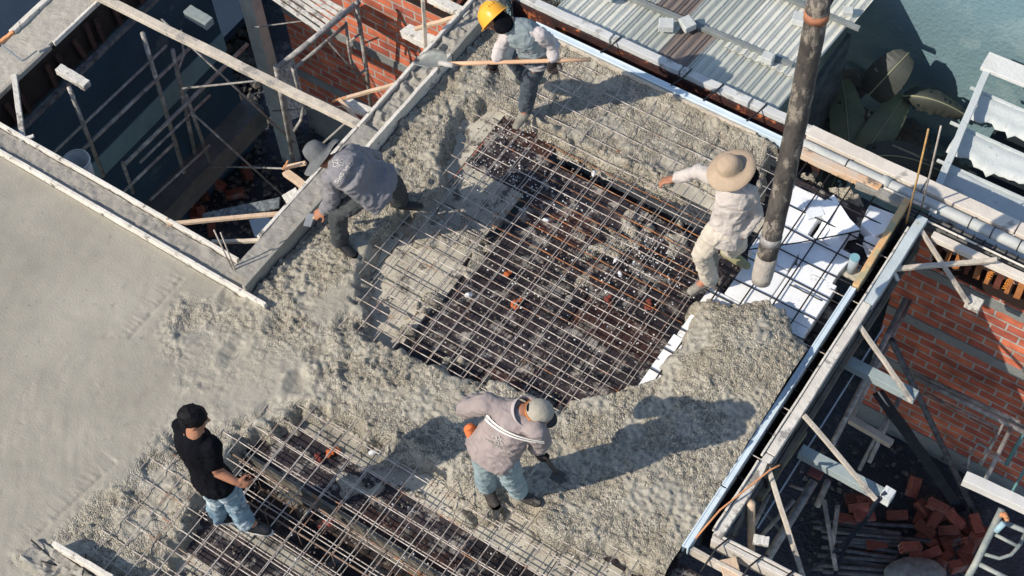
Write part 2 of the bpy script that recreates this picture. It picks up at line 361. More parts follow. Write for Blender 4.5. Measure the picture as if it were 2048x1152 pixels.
# ================================================================ REBAR
def mesh_mat(name, label, rects, loc):
    root = empty(name, loc, label, 'reinforcement'); n = 0
    small = MB()
    for (ax, lo, hi, t0, t1, step, z, r, m) in rects:
        t = t0
        while t <= t1:
            jl = random.uniform(-.05, .05); jh = random.uniform(-.05, .05); tt = t + random.uniform(-.009, .009); sk = random.uniform(-.012, .012)
            pts = []
            segs = 7
            for i in range(segs + 1):
                s = lo + jl + (hi + jh - lo - jl) * i / segs; o = tt + sk * (i / segs - .5) + random.uniform(-.0025, .0025); zz = z + random.uniform(-.003, .003)
                pts.append((s, o, zz) if ax == 'x' else (o, s, zz))
            if n < 100: MB().path(pts, r, 6).build('bar', m, root, smooth=True); n += 1
            else: small.path(pts, r, 6)
            t += step
    if small.v: small.build('bars', M_rebar(), root, smooth=True, kind='stuff')
    return root

mesh_mat('rebar_mat', 'double steel reinforcement grid over the dark deck in the middle of the site',
    [('x', -5.12, -2.72, 4.32, 7.38, .150, -.036, .0043, RB), ('y', 4.18, 7.36, -5.02, -2.74, .150, -.024, .0034, RB),
     ('x', -4.9, -2.78, 4.28, 5.55, .150, -.118, .0040, RB), ('x', -4.5, -2.78, 5.63, 6.60, .150, -.118, .0048, RO), ('y', 4.14, 6.66, -4.93, -2.80, .150, -.107, .0034, RB)], (-3.9, 4.3, -.1))
mesh_mat('rebar_mat', 'wide-spaced reinforcement grid, darkened in colour as if backlit, over the white foam blocks',  # backlit darkness of these bars is put into their near-black colour
    [('x', -2.95, -1.72, 4.50, 7.36, .205, -.030, .0062, RD), ('y', 4.2, 7.40, -2.62, -1.90, .200, -.019, .0062, RD),
     ('x', -2.2, -1.9, 6.3, 6.31, .3, -.008, .006, RD)], (-2.3, 5, -.05))
mesh_mat('rebar_mat', 'steel reinforcement grid in the front bay around the worker in the black shirt',
    [('x', -5.55, -1.3, .75, 3.80, .152, -.036, .0042, RB), ('y', .5, 3.86, -5.50, -1.3, .152, -.024, .0042, RB),
     ('x', -5.2, -1.5, .80, 3.60, .152, -.118, .0042, RB), ('y', .5, 3.60, -5.12, -1.6, .160, -.107, .0034, RB)], (-3.6, 2.2, -.1))
# loose diagonal bar over the foam
o = MB().path([at(1490, 500, -.0), at(1600, 485, -.005), at(1720, 462, 0)], .006, 6).build('loose_bar', RD, smooth=True, label='single black bar lying diagonally across the foam blocks beside the hose', cat='steel bar'); recenter(o)
# longitudinal beam bars in the lower trench
t = empty('beam_cage', (-3.6, 2.8, -.4), 'steel beam cage with stirrups sunk in the dark trench of the front bay', 'reinforcement')
for y, z in ((2.70, -.42), (2.92, -.42), (2.70, -.06), (2.92, -.06)): MB().path([(-5.4 + i, y + random.uniform(-.01, .01), z) for i in range(5)], .008, 6).build('bar', M_rust(), t, smooth=True)
for i, x in enumerate(np.arange(-5.3, -1.7, .30)):
    MB().path([(x, 2.69, -.43), (x, 2.93, -.43), (x, 2.93, -.05), (x, 2.69, -.05), (x, 2.69, -.43)], .0045, 5).build('stirrup', M_rust(), t, smooth=True)
# foam and mortar crumbs on the deck
cb = MB(); mt_b = MB()
def crumb(B, x, y, z, r):
    R_ = Matrix.Rotation(random.random() * 6, 3, 'Z') @ Matrix.Rotation(random.random() * 3, 3, 'X')
    vs = [Vector(v) * r * random.uniform(.6, 1.2) for v in ((1, 0, 0), (-1, 0, 0), (0, 1, 0), (0, -1, 0), (0, 0, 1), (0, 0, -1))]
    B.add([Vector((x, y, z)) + R_ @ v for v in vs], [(0, 2, 4), (2, 1, 4), (1, 3, 4), (3, 0, 4), (2, 0, 5), (1, 2, 5), (3, 1, 5), (0, 3, 5)])
for cl in [((1060,270),.25,70),((1010,330),.3,60),((960,350),.25,30),((1070,390),.3,70),((1130,430),.3,30),((1270,520),.3,60),((1300,500),.2,50),((1180,580),.5,40),((1330,560),.3,50),((1000,620),.6,40),((1250,650),.5,40),((880,330),.2,20),((1100,520),.6,50),((1300,700),.3,30),((1000,280),.2,40),((640,1080),1.2,60),((800,950),.8,50),((1200,1120),.5,50)]:
    p = at(*cl[0], -.16)
    for _ in range(cl[2]):
        crumb(cb, p.x + random.gauss(0, cl[1] * .45), p.y + random.gauss(0, cl[1] * .45), -.135 + random.uniform(-.02, .02), random.uniform(.004, .011))
for px, py, s in ((1092,440,.03),(1188,347,.035),(937,590,.035),(1240,548,.03),(1232,520,.028),(745,905,.035),(1268,525,.02)):
    p = at(px, py, -.12); cb.ell(p, (s, s * .6, s * .6), Matrix.Rotation(random.random() * 3, 3, 'Z'), 8, 6)
cb.build('foam_crumbs', mat('foam_white', (.78, .79, .80), (.62, .63, .64), 30, .8, .1), kind='stuff', label='white crumbs of broken foam scattered over the dark deck', cat='debris')
for _ in range(5500):
    x = random.uniform(-5.3, -1.9); y = random.choice((random.uniform(4.1, 6.7), random.uniform(.6, 3.7)))
    if vnoise2(np.array([x]), np.array([y]), .35, 77)[0] < -.1: continue
    crumb(mt_b, x, y, -.155 + random.uniform(-.01, .05 if random.random() < .15 else .01), random.uniform(.004, .013))
mt_b.build('mortar_crumbs', mat('mortar_crumb', (.30, .27, .23), (.14, .10, .085), 9, .85, .3, 60), kind='stuff', label='small mortar crumbs and grit scattered on the shuttering under the steel', cat='debris')
for px, py, s, mm in ((1018,548,.05,'o'),(1026,612,.06,'o'),(1295,610,.05,'r'),(1215,600,.05,'r'),(660,1045,.05,'r'),(662,900,.06,'o'),(640,915,.05,'r')):
    p = at(px, py, -.14); mb = MB()
    for i in range(5): mb.ell(p + Vector((random.gauss(0, s * .4), random.gauss(0, s * .4), 0)), (s * .5, s * .35, s * .25), Matrix.Rotation(random.random() * 3, 3, 'Z'), 8, 6)
    o = mb.build('brick_shard', mat('orange_shard', (.62, .17, .05), (.4, .09, .03), 14, .8, .4) if mm == 'o' else mat('red_shard', (.25, .06, .045), (.16, .04, .03), 14, .8, .4), label='small broken red clay shard lying on the deck under the steel grid', cat='shard', group='clay shards on the deck'); recenter(o)
# ================================================================ FOAM
fm = mat('white_foam', (.90, .91, .92), (.80, .82, .84), 9, .85, .35, 160, c3=(.50, .50, .48), sc3=7, t3=.64)
def foam(px_poly, z0, z1, label, tilt=(0, 0)):
    P = [at(x, y, z1) for x, y in px_poly]; n = len(P); cx = sum(p.x for p in P) / n; cy = sum(p.y for p in P) / n
    vs = []
    for p in P: vs.append((p.x, p.y, z0))
    for p in P: vs.append((p.x, p.y, z1 + (p.x - cx) * tilt[0] + (p.y - cy) * tilt[1]))
    fs = [tuple(range(n - 1, -1, -1)), tuple(range(n, 2 * n))] + [(i, (i + 1) % n, (i + 1) % n + n, i + n) for i in range(n)]
    o = MB().add(vs, fs).build('foam_block', fm, bevel=.004, label=label, cat='foam block', group='white foam blocks set between the beams'); return recenter(o)
def wrect(x0, x1, y0, y1, label, z1=-.05, jag=0):
    vs = [(x0, y0), (x1, y0), (x1, y1), (x0, y1)]
    if jag:
        vs = []
        for (a, b) in (((x0, y0), (x1, y0)), ((x1, y0), (x1, y1)), ((x1, y1), (x0, y1)), ((x0, y1), (x0, y0))):
            for t in (0, .33, .66): vs.append((a[0] + (b[0] - a[0]) * t + random.uniform(-jag, jag), a[1] + (b[1] - a[1]) * t + random.uniform(-jag, jag)))
    n = len(vs); V3 = [(x, y, -.165) for x, y in vs] + [(x, y, z1 + random.uniform(-.004, .004)) for x, y in vs]
    fs = [tuple(range(n - 1, -1, -1)), tuple(range(n, 2 * n))] + [(i, (i + 1) % n, (i + 1) % n + n, i + n) for i in range(n)]
    o = MB().add(V3, fs).build('foam_block', fm, bevel=.004, label=label, cat='foam block', group='white foam blocks set between the beams'); return recenter(o)
wrect(-2.72, -2.30, 4.95, 5.48, 'narrow white foam block at the left edge, half under the concrete heap')
wrect(-2.29, -1.90, 5.0, 5.55, 'white foam block almost buried under the heap of wet concrete')
wrect(-2.70, -2.31, 5.49, 5.98, 'white foam block at the left edge beside the boot of the tan-hatted worker')
wrect(-2.30, -1.90, 5.56, 6.05, 'concrete-spattered white foam block between the heap and the aluminium strip')
wrect(-2.58, -2.27, 5.99, 6.42, 'white foam block directly beneath the mouth of the hose')
wrect(-2.26, -1.90, 6.06, 6.50, 'clean white foam block beside the grey pipe stub')
wrect(-2.62, -2.28, 6.43, 6.80, 'white foam block under the crossing of the diagonal black bar')
wrect(-2.27, -1.93, 6.51, 6.80, 'white foam block with a broken corner in the middle of the back row', jag=.02)
wrect(-2.27, -2.04, 6.82, 7.06, 'white foam block under the loose pieces at the back of the row', -.075, jag=.01)
wrect(-2.66, -2.30, 6.81, 7.16, 'white foam block in the back left corner behind the hose', jag=.01)
foam([(1640,405),(1668,388),(1700,440),(1720,462),(1680,470),(1650,440)], -.13, -.02, 'tilted pentagonal piece of white foam with a pointed end at the back', (.15, .1))
foam([(1722,448),(1740,405),(1792,428),(1778,462),(1750,475)], -.14, -.03, 'loose white foam lump in the back right corner by the orange timber', (.1, -.1))
foam([(1728,475),(1745,470),(1775,482),(1758,505),(1738,500)], -.14, -.04, 'small white foam offcut below the orange timber and above the pipe stub', (-.1, .1))
foam([(1600,392),(1640,398),(1650,430),(1615,440)], -.14, -.035, 'crumbled white foam chunk between the back row blocks', (.05, -.12))
# ================================================================ BOARDS AND BEAMS
def board(name, p1, p2, wd, ht, m, label, cat='board', up=(0, 0, 1), segs=8, jit=.0025, group=None, parent=None, bev=.003):
    o = MB().beam(p1, p2, wd, ht, up, segs, jit).build(name, m, parent, bevel=bev, label=label, cat=cat, group=group)
    return recenter(o) if not parent else o
def rough_top(name, x0, x1, y0, y1, z0, zt, amp, label, st=.02, seed=3, m=None, lump=.6, cat='beam'):
    xs = np.arange(x0, x1 + st * .5, st); ys = np.arange(y0, y1 + st * .5, st); X, Y = np.meshgrid(xs, ys, indexing='ij')
    Z = zt + amp * (vnoise2(X, Y, .12, seed) * .5 + lump * np.maximum(0, vnoise2(X, Y, .05, seed + 1)) + .3 * vnoise2(X, Y, .025, seed + 2))
    nx, ny = X.shape; B = MB(); vs = [tuple(v) for v in np.stack([X.ravel(), Y.ravel(), Z.ravel()], 1)]
    idx = lambda i, j: i * ny + j; fs = [(idx(i, j), idx(i + 1, j), idx(i + 1, j + 1), idx(i, j + 1)) for i in range(nx - 1) for j in range(ny - 1)]
    ring = [idx(i, 0) for i in range(nx)] + [idx(nx - 1, j) for j in range(1, ny)] + [idx(i, ny - 1) for i in range(nx - 2, -1, -1)] + [idx(0, j) for j in range(ny - 2, 0, -1)]
    b0 = len(vs)
    for r in ring: vs.append((vs[r][0], vs[r][1], z0))
    n = len(ring)
    for k in range(n): fs.append((ring[(k + 1) % n], ring[k], b0 + k, b0 + (k + 1) % n))
    o = B.add(vs, fs).build(name, m or M_cement(), smooth=False, label=label, cat=cat); return recenter(o)
lw = mat('cement_washed_board', (.78, .73, .65), (.60, .56, .49), 7, .8, .5, 60, c3=(.20, .185, .165), sc3=11, t3=.59)
# beam A1 (long, between finished slab and the left pit)
rough_top('concrete_beam', -9.3, -5.66, 4.035, 4.205, -.42, .012, .018, 'long grey concrete beam between two white boards beside the finished slab', seed=51)
board('form_board', (-9.3, 4.012, .01), (-5.42, 4.012, .01), .032, .09, lw, 'long white form board on the finished-slab side of the beam, ending in the wet concrete')
board('form_board', (-9.3, 4.222, -.14), (-5.86, 4.222, -.14), .030, .38, lw, 'long splashed white form board along the near edge of the left pit')
# beam B1 (raised, between left pit and wet slab)
rough_top('concrete_beam', -5.815, -5.645, 4.10, 5.78, -.42, .085, .012, 'raised grey concrete beam with a troweled top behind the bending worker', seed=61)
rough_top('concrete_beam', -5.815, -5.645, 5.80, 7.60, -.42, .04, .034, 'clotted rough half of the raised beam under the shovel blade', seed=64, lump=1.7, st=.012)
board('form_board', (-5.628, 4.02, -.0), (-5.628, 5.55, -.0), .030, .24, M_cement(), 'grey cement-coated form board on the slab side of the raised beam')
board('form_board', (-5.628, 5.56, .0), (-5.628, 6.75, .0), .032, .23, lw, 'pale form board on the slab side of the raised beam beside the wet mortar')
board('form_board', (-5.626, 6.76, .0), (-5.626, 7.55, .0), .032, .22, M_cement(), 'mud-coated end of the form board in front of the yellow helmet')
board('form_board', (-5.835, 4.45, -.12), (-5.835, 5.72, -.12), .030, .43, lw, 'broken white form board on the pit side of the raised beam near the trowel')
board('form_board', (-5.835, 5.74, -.12), (-5.835, 6.60, -.12), .030, .42, lw, 'white form board on the pit side under the end of the long timber')
board('form_board', (-5.835, 6.62, -.12), (-5.835, 7.50, -.12), .030, .42, lw, 'splashed form board on the pit side next to the sunlit brick wall')
# beam B0 and its slatted side
rough_top('concrete_beam', -9.02, -8.68, 3.9, 8.4, -.30, .0, .010, 'wide sandy concrete beam top crossing the upper left corner', seed=71, m=mat('sandy_concrete', (.46, .43, .37), (.37, .345, .295), 8, .85, .5, 80), lump=.4)
board('form_board', (-8.665, 4.1, -.02), (-8.665, 5.1, -.02), .028, .05, M_cement(), 'broken cement-coated board along the lower part of the sandy beam')
board('form_board', (-8.665, 5.14, -.02), (-8.665, 6.9, -.02), .028, .05, lw, 'narrow white board along the pit edge of the sandy beam')
board('form_board', (-9.04, 5.02, .0), (-9.04, 7.6, .0), .05, .07, lw, 'white painted board on the outer edge of the sandy beam')
sd_ = empty('beam_side_form', (-8.64, 5.5, -.4), 'dark ribbed side shuttering hanging under the sandy beam in the left pit', 'formwork')
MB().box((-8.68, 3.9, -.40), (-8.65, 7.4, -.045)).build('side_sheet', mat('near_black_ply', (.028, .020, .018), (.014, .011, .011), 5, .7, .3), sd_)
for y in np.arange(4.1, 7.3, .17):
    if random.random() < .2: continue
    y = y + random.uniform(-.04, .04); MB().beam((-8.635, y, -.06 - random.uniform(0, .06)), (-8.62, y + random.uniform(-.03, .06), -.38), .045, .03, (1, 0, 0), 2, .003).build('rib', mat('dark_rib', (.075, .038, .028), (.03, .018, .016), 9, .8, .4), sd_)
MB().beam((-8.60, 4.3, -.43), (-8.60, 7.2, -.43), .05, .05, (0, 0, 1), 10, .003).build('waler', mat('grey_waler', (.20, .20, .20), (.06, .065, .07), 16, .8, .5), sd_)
# far left dark void: a navy sheet stands in for its deep shade
MB().box((-14, 2, -3.0), (-9.6, 9, -2.9)).build('void_shade_sheet', mat('navy_void_shade', (.018, .035, .062), (.014, .028, .05), 3, .8, .1), label='navy sheet added as the shaded void below the upper left corner', cat='roof')
# long timber across the pit
board('timber_beam', (-8.72, 5.73, .035), (-5.80, 5.77, .050), .075, .055, M_timberw(), 'long bleached timber laid across the left pit from beam to beam', 'timber', segs=14, jit=.003)
# ---- timber bits on pit edges
def stick(name, a, za, b, zb, wd, ht, m, label, cat='timber', seg=6, **k):
    return board(name, at(*a, za), at(*b, zb), wd, ht, m, label, cat, segs=seg, **k)
stick('timber_strut', (335,448), .03, (572,426), .06, .032, .03, M_timber(), 'pinkish timber strut bridging the near corner of the left pit')
stick('timber_peg', (334,436), .06, (340,452), -.02, .02, .02, M_timber(), 'short upright peg at the left end of the pinkish strut')
stick('timber_strut', (424,484), -.25, (522,481), -.10, .03, .03, M_timberw(), 'short pale strut low in the near corner of the left pit')
stick('wooden_plate', (572,405), .02, (600,388), .04, .15, .02, M_dry(), 'square white wooden plate at the pit edge behind the trowel', 'board')
stick('timber_stub', (572,345), -.1, (634,392), .0, .065, .04, M_timber(), 'thick splintered timber stub pointing out over the pit beside the grey hat')
stick('timber_strut', (568,335), -.08, (612,326), .0, .03, .03, M_timber(), 'short orange-tipped strut just below the grey hat')
stick('timber_splinter', (566,338), -.06, (576,322), .10, .018, .015, M_orange(), 'small orange splinter standing at the tip of the timber stub')
stick('timber_splinter', (598,372), -.15, (606,402), -.3, .02, .015, M_orange(), 'orange-brown split lath hanging under the timber stub')
stick('timber_strut', (684,198), -.1, (800,166), .03, .03, .03, M_timber(), 'pinkish strut from the raised beam toward the brick wall')
stick('timber_splinter', (664,204), -.1, (692,194), -.08, .018, .018, M_orange(), 'orange crossing splinter at the free end of the pinkish strut by the brick wall')
stick('timber_brace', (678,198), -.1, (722,248), -.02, .028, .028, M_timber(), 'short diagonal brace between the pinkish strut and the raised beam')
stick('timber_beam', (692,205), -.22, (752,232), -.18, .085, .06, M_dry(), 'short white painted beam stub beside the diagonal brace')
stick('timber_splinter', (727,228), -.3, (730,248), -.1, .02, .02, M_orange(), 'orange split batten under the white beam stub')
stick('timber_strut', (830,58), -.15, (926,30), .03, .035, .03, M_timber(), 'round pale strut behind the sunlit brick wall near the top')
stick('timber_beam', (812,62), -.35, (882,96), -.2, .12, .08, M_dry(), 'wide white painted beam stub lit by the sun against the brick wall')
stick('timber_post', (846,0), .5, (852,108), -.15, .035, .03, M_timberw(), 'slim upright white batten standing just above the shovel blade')
stick('timber_beam', (860,-6), .0, (935,32), .03, .09, .06, M_dry(), 'cream timber running off the top edge beside the helmet')
stick('timber_post', (28,150), .02, (47,285), -.02, .045, .035, M_dry(), 'speckled white batten crossing the lower left end of the pit')
stick('timber_splinter', (40,280), .03, (68,272), .04, .03, .02, M_dry(), 'small pale chip at the foot of the speckled white batten')
stick('timber_strut', (-6,88), .25, (28,64), .32, .035, .03, M_orange(), 'orange lath sticking in at the left edge over the sandy beam')
o = MB().path([at(4,90,.2), at(44,122,.0)], .007, 6).build('steel_rod', M_galv(), label='thin bright rod slanting from the orange lath to the sandy beam', cat='rod'); recenter(o)
for i, (a, b) in enumerate((((428,460),(468,545)), ((441,465),(474,548)))):
    o = MB().path([at(*b, .02), at(*a, .02 + .55)], .006, 6).build('starter_bar', RB, smooth=True, label=('left' if i == 0 else 'right') + ' one of two thin steel rods leaning up out of the corner of the beams', cat='steel bar'); recenter(o)
# stirrup poking out
# ---- front left board with shadow
board('form_board', at(112,1094,.05), at(230,1163,.05), .035, .16, lw, 'white form board standing at the bottom left corner among wet concrete')
rough_top('concrete_beam', -5.58, -4.6, 1.48, 1.66, -.3, .02, .05, 'lumpy strip of concrete behind the bottom left form board', seed=81)
for i, (a, b) in enumerate((((62,1080),(125,1135)), ((82,1122),(118,1132)), ((165,1150),(172,1108)))):
    o = MB().path([at(*a, .06), at(*b, .0)], .006, 6).build('starter_bar', RD, smooth=True, label=('longest black bar end sticking over the slab in the bottom left corner', 'short black bar end under the longest one in the bottom left corner', 'upright bar end behind the bottom left form board')[i], cat='steel bar'); recenter(o)
# ================================================================ RIGHT STRIP, TRENCH, EDGE BOARDS
def ustrip(name, x0, x1, y0, y1, zt, m, label, axis='y'):
    B = MB(); s = MB()
    if axis == 'y':
        s.box((x0, y0, zt - .10), (x0 + .012, y1, zt)); s.box((x0 + .0125, y0, zt - .012), (x1 - .0125, y1, zt - .004)); s.box((x1 - .012, y0, zt - .10), (x1, y1, zt + .001))
    else:
        s.box((x0, y0, zt - .10), (x1, y0 + .012, zt)); s.box((x0, y0 + .0125, zt - .012), (x1, y1 - .0125, zt - .004)); s.box((x0, y1 - .012, zt - .10), (x1, y1, zt + .001))
    return recenter(s.build(name, m, bevel=.002, label=label, cat='metal channel'))
gs = mat('sky_tinted_steel', (.66, .76, .82), (.56, .66, .72), 5, .5, .2, 50, c3=(.42, .46, .47), sc3=8, t3=.66, metal=.0)  # sky reflection painted into the channels as an even pale blue
ustrip('metal_channel', -1.80, -1.752, 4.02, 4.55, .03, gs, 'short lower piece of the edge channel, sky reflection painted in, beside the wet concrete')
ustrip('metal_channel', -1.80, -1.752, 4.56, 6.50, .034, gs, 'long steel channel with painted-in pale blue sky reflection along the right edge of the slab')
board('orange_timber', (-1.765, 6.51, .02), (-1.79, 7.42, .03), .05, .08, mat('yellow_orange_timber', (.62, .47, .24), (.66, .33, .14), 5, .7, .3, 60, c3=(.40, .36, .22), sc3=9, t3=.55), 'weathered orange and yellow timber continuing the blue channel', 'timber')
tr = empty('edge_trench_form', (-1.69, 5.5, -.4), 'dark narrow beam trough between the blue channel and the white edge board', 'formwork')
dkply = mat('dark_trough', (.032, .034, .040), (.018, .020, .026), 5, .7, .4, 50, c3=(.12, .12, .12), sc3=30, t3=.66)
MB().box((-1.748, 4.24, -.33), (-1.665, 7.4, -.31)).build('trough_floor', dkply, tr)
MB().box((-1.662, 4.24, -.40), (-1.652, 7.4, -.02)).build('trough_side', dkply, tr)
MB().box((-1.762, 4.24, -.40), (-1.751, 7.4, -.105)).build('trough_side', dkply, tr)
for i, y in enumerate((4.9, 5.35, 5.9, 6.42, 6.9)):
    MB().path([(-1.95, y, -.02), (-1.60, y - .01, -.0)], .004, 5).build('tie_bar', RB, tr)
for y in np.arange(4.3, 7.3, .15): MB().path([(-1.738, y, -.28), (-1.738, y, -.10), (-1.668, y, -.10), (-1.668, y, -.28)], .004, 5).build('stirrup', RD, tr)
board('edge_board', (-1.625, 4.95, -.0), (-1.625, 6.42, .01), .070, .07, mat('grey_white_board', (.72, .68, .61), (.54, .51, .46), 7, .75, .4, 60, c3=(.3, .29, .27), sc3=6, t3=.6), 'bleached grey edge board along the right pit, middle length')
board('edge_board', (-1.632, 4.20, -.01), (-1.628, 4.94, -.0), .065, .065, M_dry(), 'bleached grey edge board at the near end of the right pit')
board('edge_board', (-1.622, 6.43, -.0), (-1.615, 7.34, .02), .078, .075, mat('bluish_board', (.52, .58, .60), (.42, .48, .50), 7, .7, .3, 60), 'bluish white edge board at the far end of the right pit')
board('edge_batten', (-1.672, 4.9, .04), (-1.668, 7.2, .045), .016, .02, lw, 'thin white batten nailed along the blue-white edge boards')
board('edge_batten', (-1.675, 4.22, .04), (-1.672, 4.85, .045), .016, .02, lw, 'short thin batten at the near end of the right pit edge')
es = empty('edge_side_form', (-1.55, 5.8, -.3), 'grey peeling plywood apron hanging below the right pit edge board', 'formwork')
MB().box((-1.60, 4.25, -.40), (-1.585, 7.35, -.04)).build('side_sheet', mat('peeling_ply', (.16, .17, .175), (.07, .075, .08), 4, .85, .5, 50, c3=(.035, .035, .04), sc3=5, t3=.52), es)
MB().beam((-1.56, 5.0, -.16), (-1.56, 7.2, -.16), .035, .05, (0, 0, 1), 10, .003).build('waler', mat('brown_waler', (.19, .165, .13), (.10, .085, .07), 8, .8, .5), es)
MB().beam((-1.565, 4.72, -.22), (-1.55, 5.35, -.20), .045, .06, (0, 0, 1), 6, .003).build('waler', mat('olive_waler', (.22, .20, .13), (.14, .13, .09), 8, .8, .5), es)
MB().box((-1.50, 4.6, -.42), (-1.49, 6.6, -.405)).build('wire_ledge', M_galv(), es)
# near boards of right pit (along x)
bt = mat('cream_board', (.66, .62, .56), (.52, .48, .43), 8, .75, .4, 60, c3=(.30, .28, .25), sc3=6, t3=.62)
board('edge_board', (-1.66, 4.19, -.06), (-.4, 4.24, -.06), .035, .15, bt, 'cream form board closing the near side of the right pit')
board('edge_board', (-1.62, 4.225, .0), (-.6, 4.285, .0), .02, .03, bt, 'thin cream batten on the pit side of the near form board')
board('edge_board', (-1.75, 4.05, -.05), (-.9, 4.08, -.05), .03, .10, M_timberw(), 'narrow wooden rail parallel to the cream form board at the bottom edge')
board('wooden_plate', (-1.50, 4.12, -.02), (-1.38, 4.0, -.02), .12, .02, M_timber(), 'scuffed light wooden plate by the corner of the blue channel', 'board')
board('wooden_plate', (-1.42, 4.33, .0), (-1.32, 4.37, .0), .07, .03, M_dry(), 'small white block lying on the far side of the cream form board', 'board')
for i, x in enumerate((-1.55, -1.30, -1.08)):
    o = MB().path([(x - .06, 3.95, -.05), (x - .04, 4.12, .05), (x, 4.26, .03), (x + .01, 4.32, -.1)], .007, 6).build('steel_clamp_rod', RD, smooth=True, label=('leftmost', 'middle', 'rightmost')[i] + ' black wire loop tying the cream form board at the bottom', cat='tie wire'); recenter(o)
o = MB().path([at(1390,1078,.02), at(1440,1020,.06), at(1540,940,.14), at(1560,930,.16)], .007, 6).build('orange_rod', M_orange(), smooth=True, label='thin orange rod leaning across the near end of the right pit edge', cat='rod'); recenter(o)
o = MB().path([at(1560,932,.1), at(1537,930,.1), at(1530,950,.03), at(1534,975,-.2)], .014, 6).build('black_hose', RD, smooth=True, label='black bent hose hooked over the edge board beside the orange rod tip', cat='hose'); recenter(o)
# ================================================================ TOP EDGE: channel, gap, parapet strips
ustrip('metal_channel', -5.25, -2.78, 7.425, 7.482, .032, gs, 'long bright steel channel along the top edge of the slab under the corrugated roof', 'x')
board('edge_lath', (-5.1, 7.405, .0), (-3.1, 7.405, .0), .02, .05, M_timberw(), 'muddy lath lying against the inner side of the top steel channel')
parw = mat('white_render', (.62, .63, .62), (.52, .53, .52), 7, .8, .3, 60, c3=(.36, .36, .34), sc3=9, t3=.6)
xs_ = (-5.6, -4.62, -3.95, -3.30, -2.70); nm = ('first', 'second', 'third', 'fourth')
for i in range(4):
    board('parapet_strip', (xs_[i] + .01, 7.68, -.01), (xs_[i + 1] - .008, 7.68, -.01), .07, .06, parw, nm[i] + ' white strip from the left along the near edge of the corrugated roof', 'edge strip')
gt = empty('edge_gap_form', (-4, 7.57, -.35), 'dark gap with rust-red form panels between the steel channel and the white strips', 'formwork')
rr_ = mat('rust_red_form', (.09, .03, .022), (.025, .018, .02), 6, .75, .5, 50, c3=(.50, .16, .06), sc3=6, t3=.58)
MB().box((-5.6, 7.63, -.42), (-2.6, 7.645, -.045)).build('gap_back', rr_, gt)
MB().box((-5.6, 7.51, -.44), (-2.6, 7.628, -.42)).build('gap_floor', dkply, gt)
for x in (-4.60, -3.92, -3.62, -3.22, -2.86):
    MB().path([(x, 7.46, .045), (x + .03, 7.60, .02), (x + .05, 7.71, .035)], .007, 5).build('tie_rod', RD, gt)
# ================================================================ HOSE
hb = at(1522, 562, 1.0); ht_ = at(1640, -10, 3.35)
hz = empty('concrete_pump_hose', hb, 'thick black rubber pump hose hanging down over the heap of wet concrete', 'hose')
pts = []; rr = []
for i in range(41):
    t = i / 40; p = hb.lerp(ht_, t) + Vector((0, .05 * math.sin(t * 3.1), 0)) * 1.0; pts.append(p); rr.append(.068)
k0 = 5
MB().path(pts[4:], [.068 + .0012 * math.sin(i * 1.7) for i in range(37)], 28).build('rubber_hose', mat('scuffed_rubber', (.10, .09, .08), (.045, .040, .038), 14, .62, .7, 35, c3=(.26, .225, .185), sc3=11, t3=.54, stretch=(1, 1, .45)), hz, smooth=True)
MB().path(pts[:5] , [.066, .071, .072, .072, .071], 28).build('hose_mouth', mat('dusty_hose_end', (.46, .42, .37), (.34, .30, .26), 9, .85, .5, 50), hz, smooth=True)
MB().path([pts[6], pts[7]], .0715, 28).build('clamp_band', M_tube(), hz, smooth=True)
MB().path([pts[37], pts[38]], .073, 28).build('orange_band', mat('worn_orange_band', (.50, .19, .09), (.26, .13, .09), 12, .7, .4), hz, smooth=True)
o = MB().path([at(1655, 20, 3.1), at(1668, -6, 3.3)], .008, 6).build('hanging_rope', RD, label='short dark rope end beside the top of the hose', cat='rope'); recenter(o)
# pipe stub
o = MB(); pb = at(1702, 545, -.12); pt_ = pb + Vector((.0, .0, .20))
t = empty('pipe_stub', pb, 'grey plastic pipe stub with a blue-green cap standing beside the blue channel', 'pipe')
MB().path([pb, pt_], .037, 24).build('pipe', mat('grey_pvc', (.36, .42, .45), (.30, .35, .38), 6, .5, .1), t, smooth=True)
MB().path([pt_ + Vector((0, 0, .001)), pt_ + Vector((0, 0, .008))], .038, 24).build('cap', mat('teal_cap', (.22, .42, .46), (.18, .36, .40), 6, .5, .1), t)
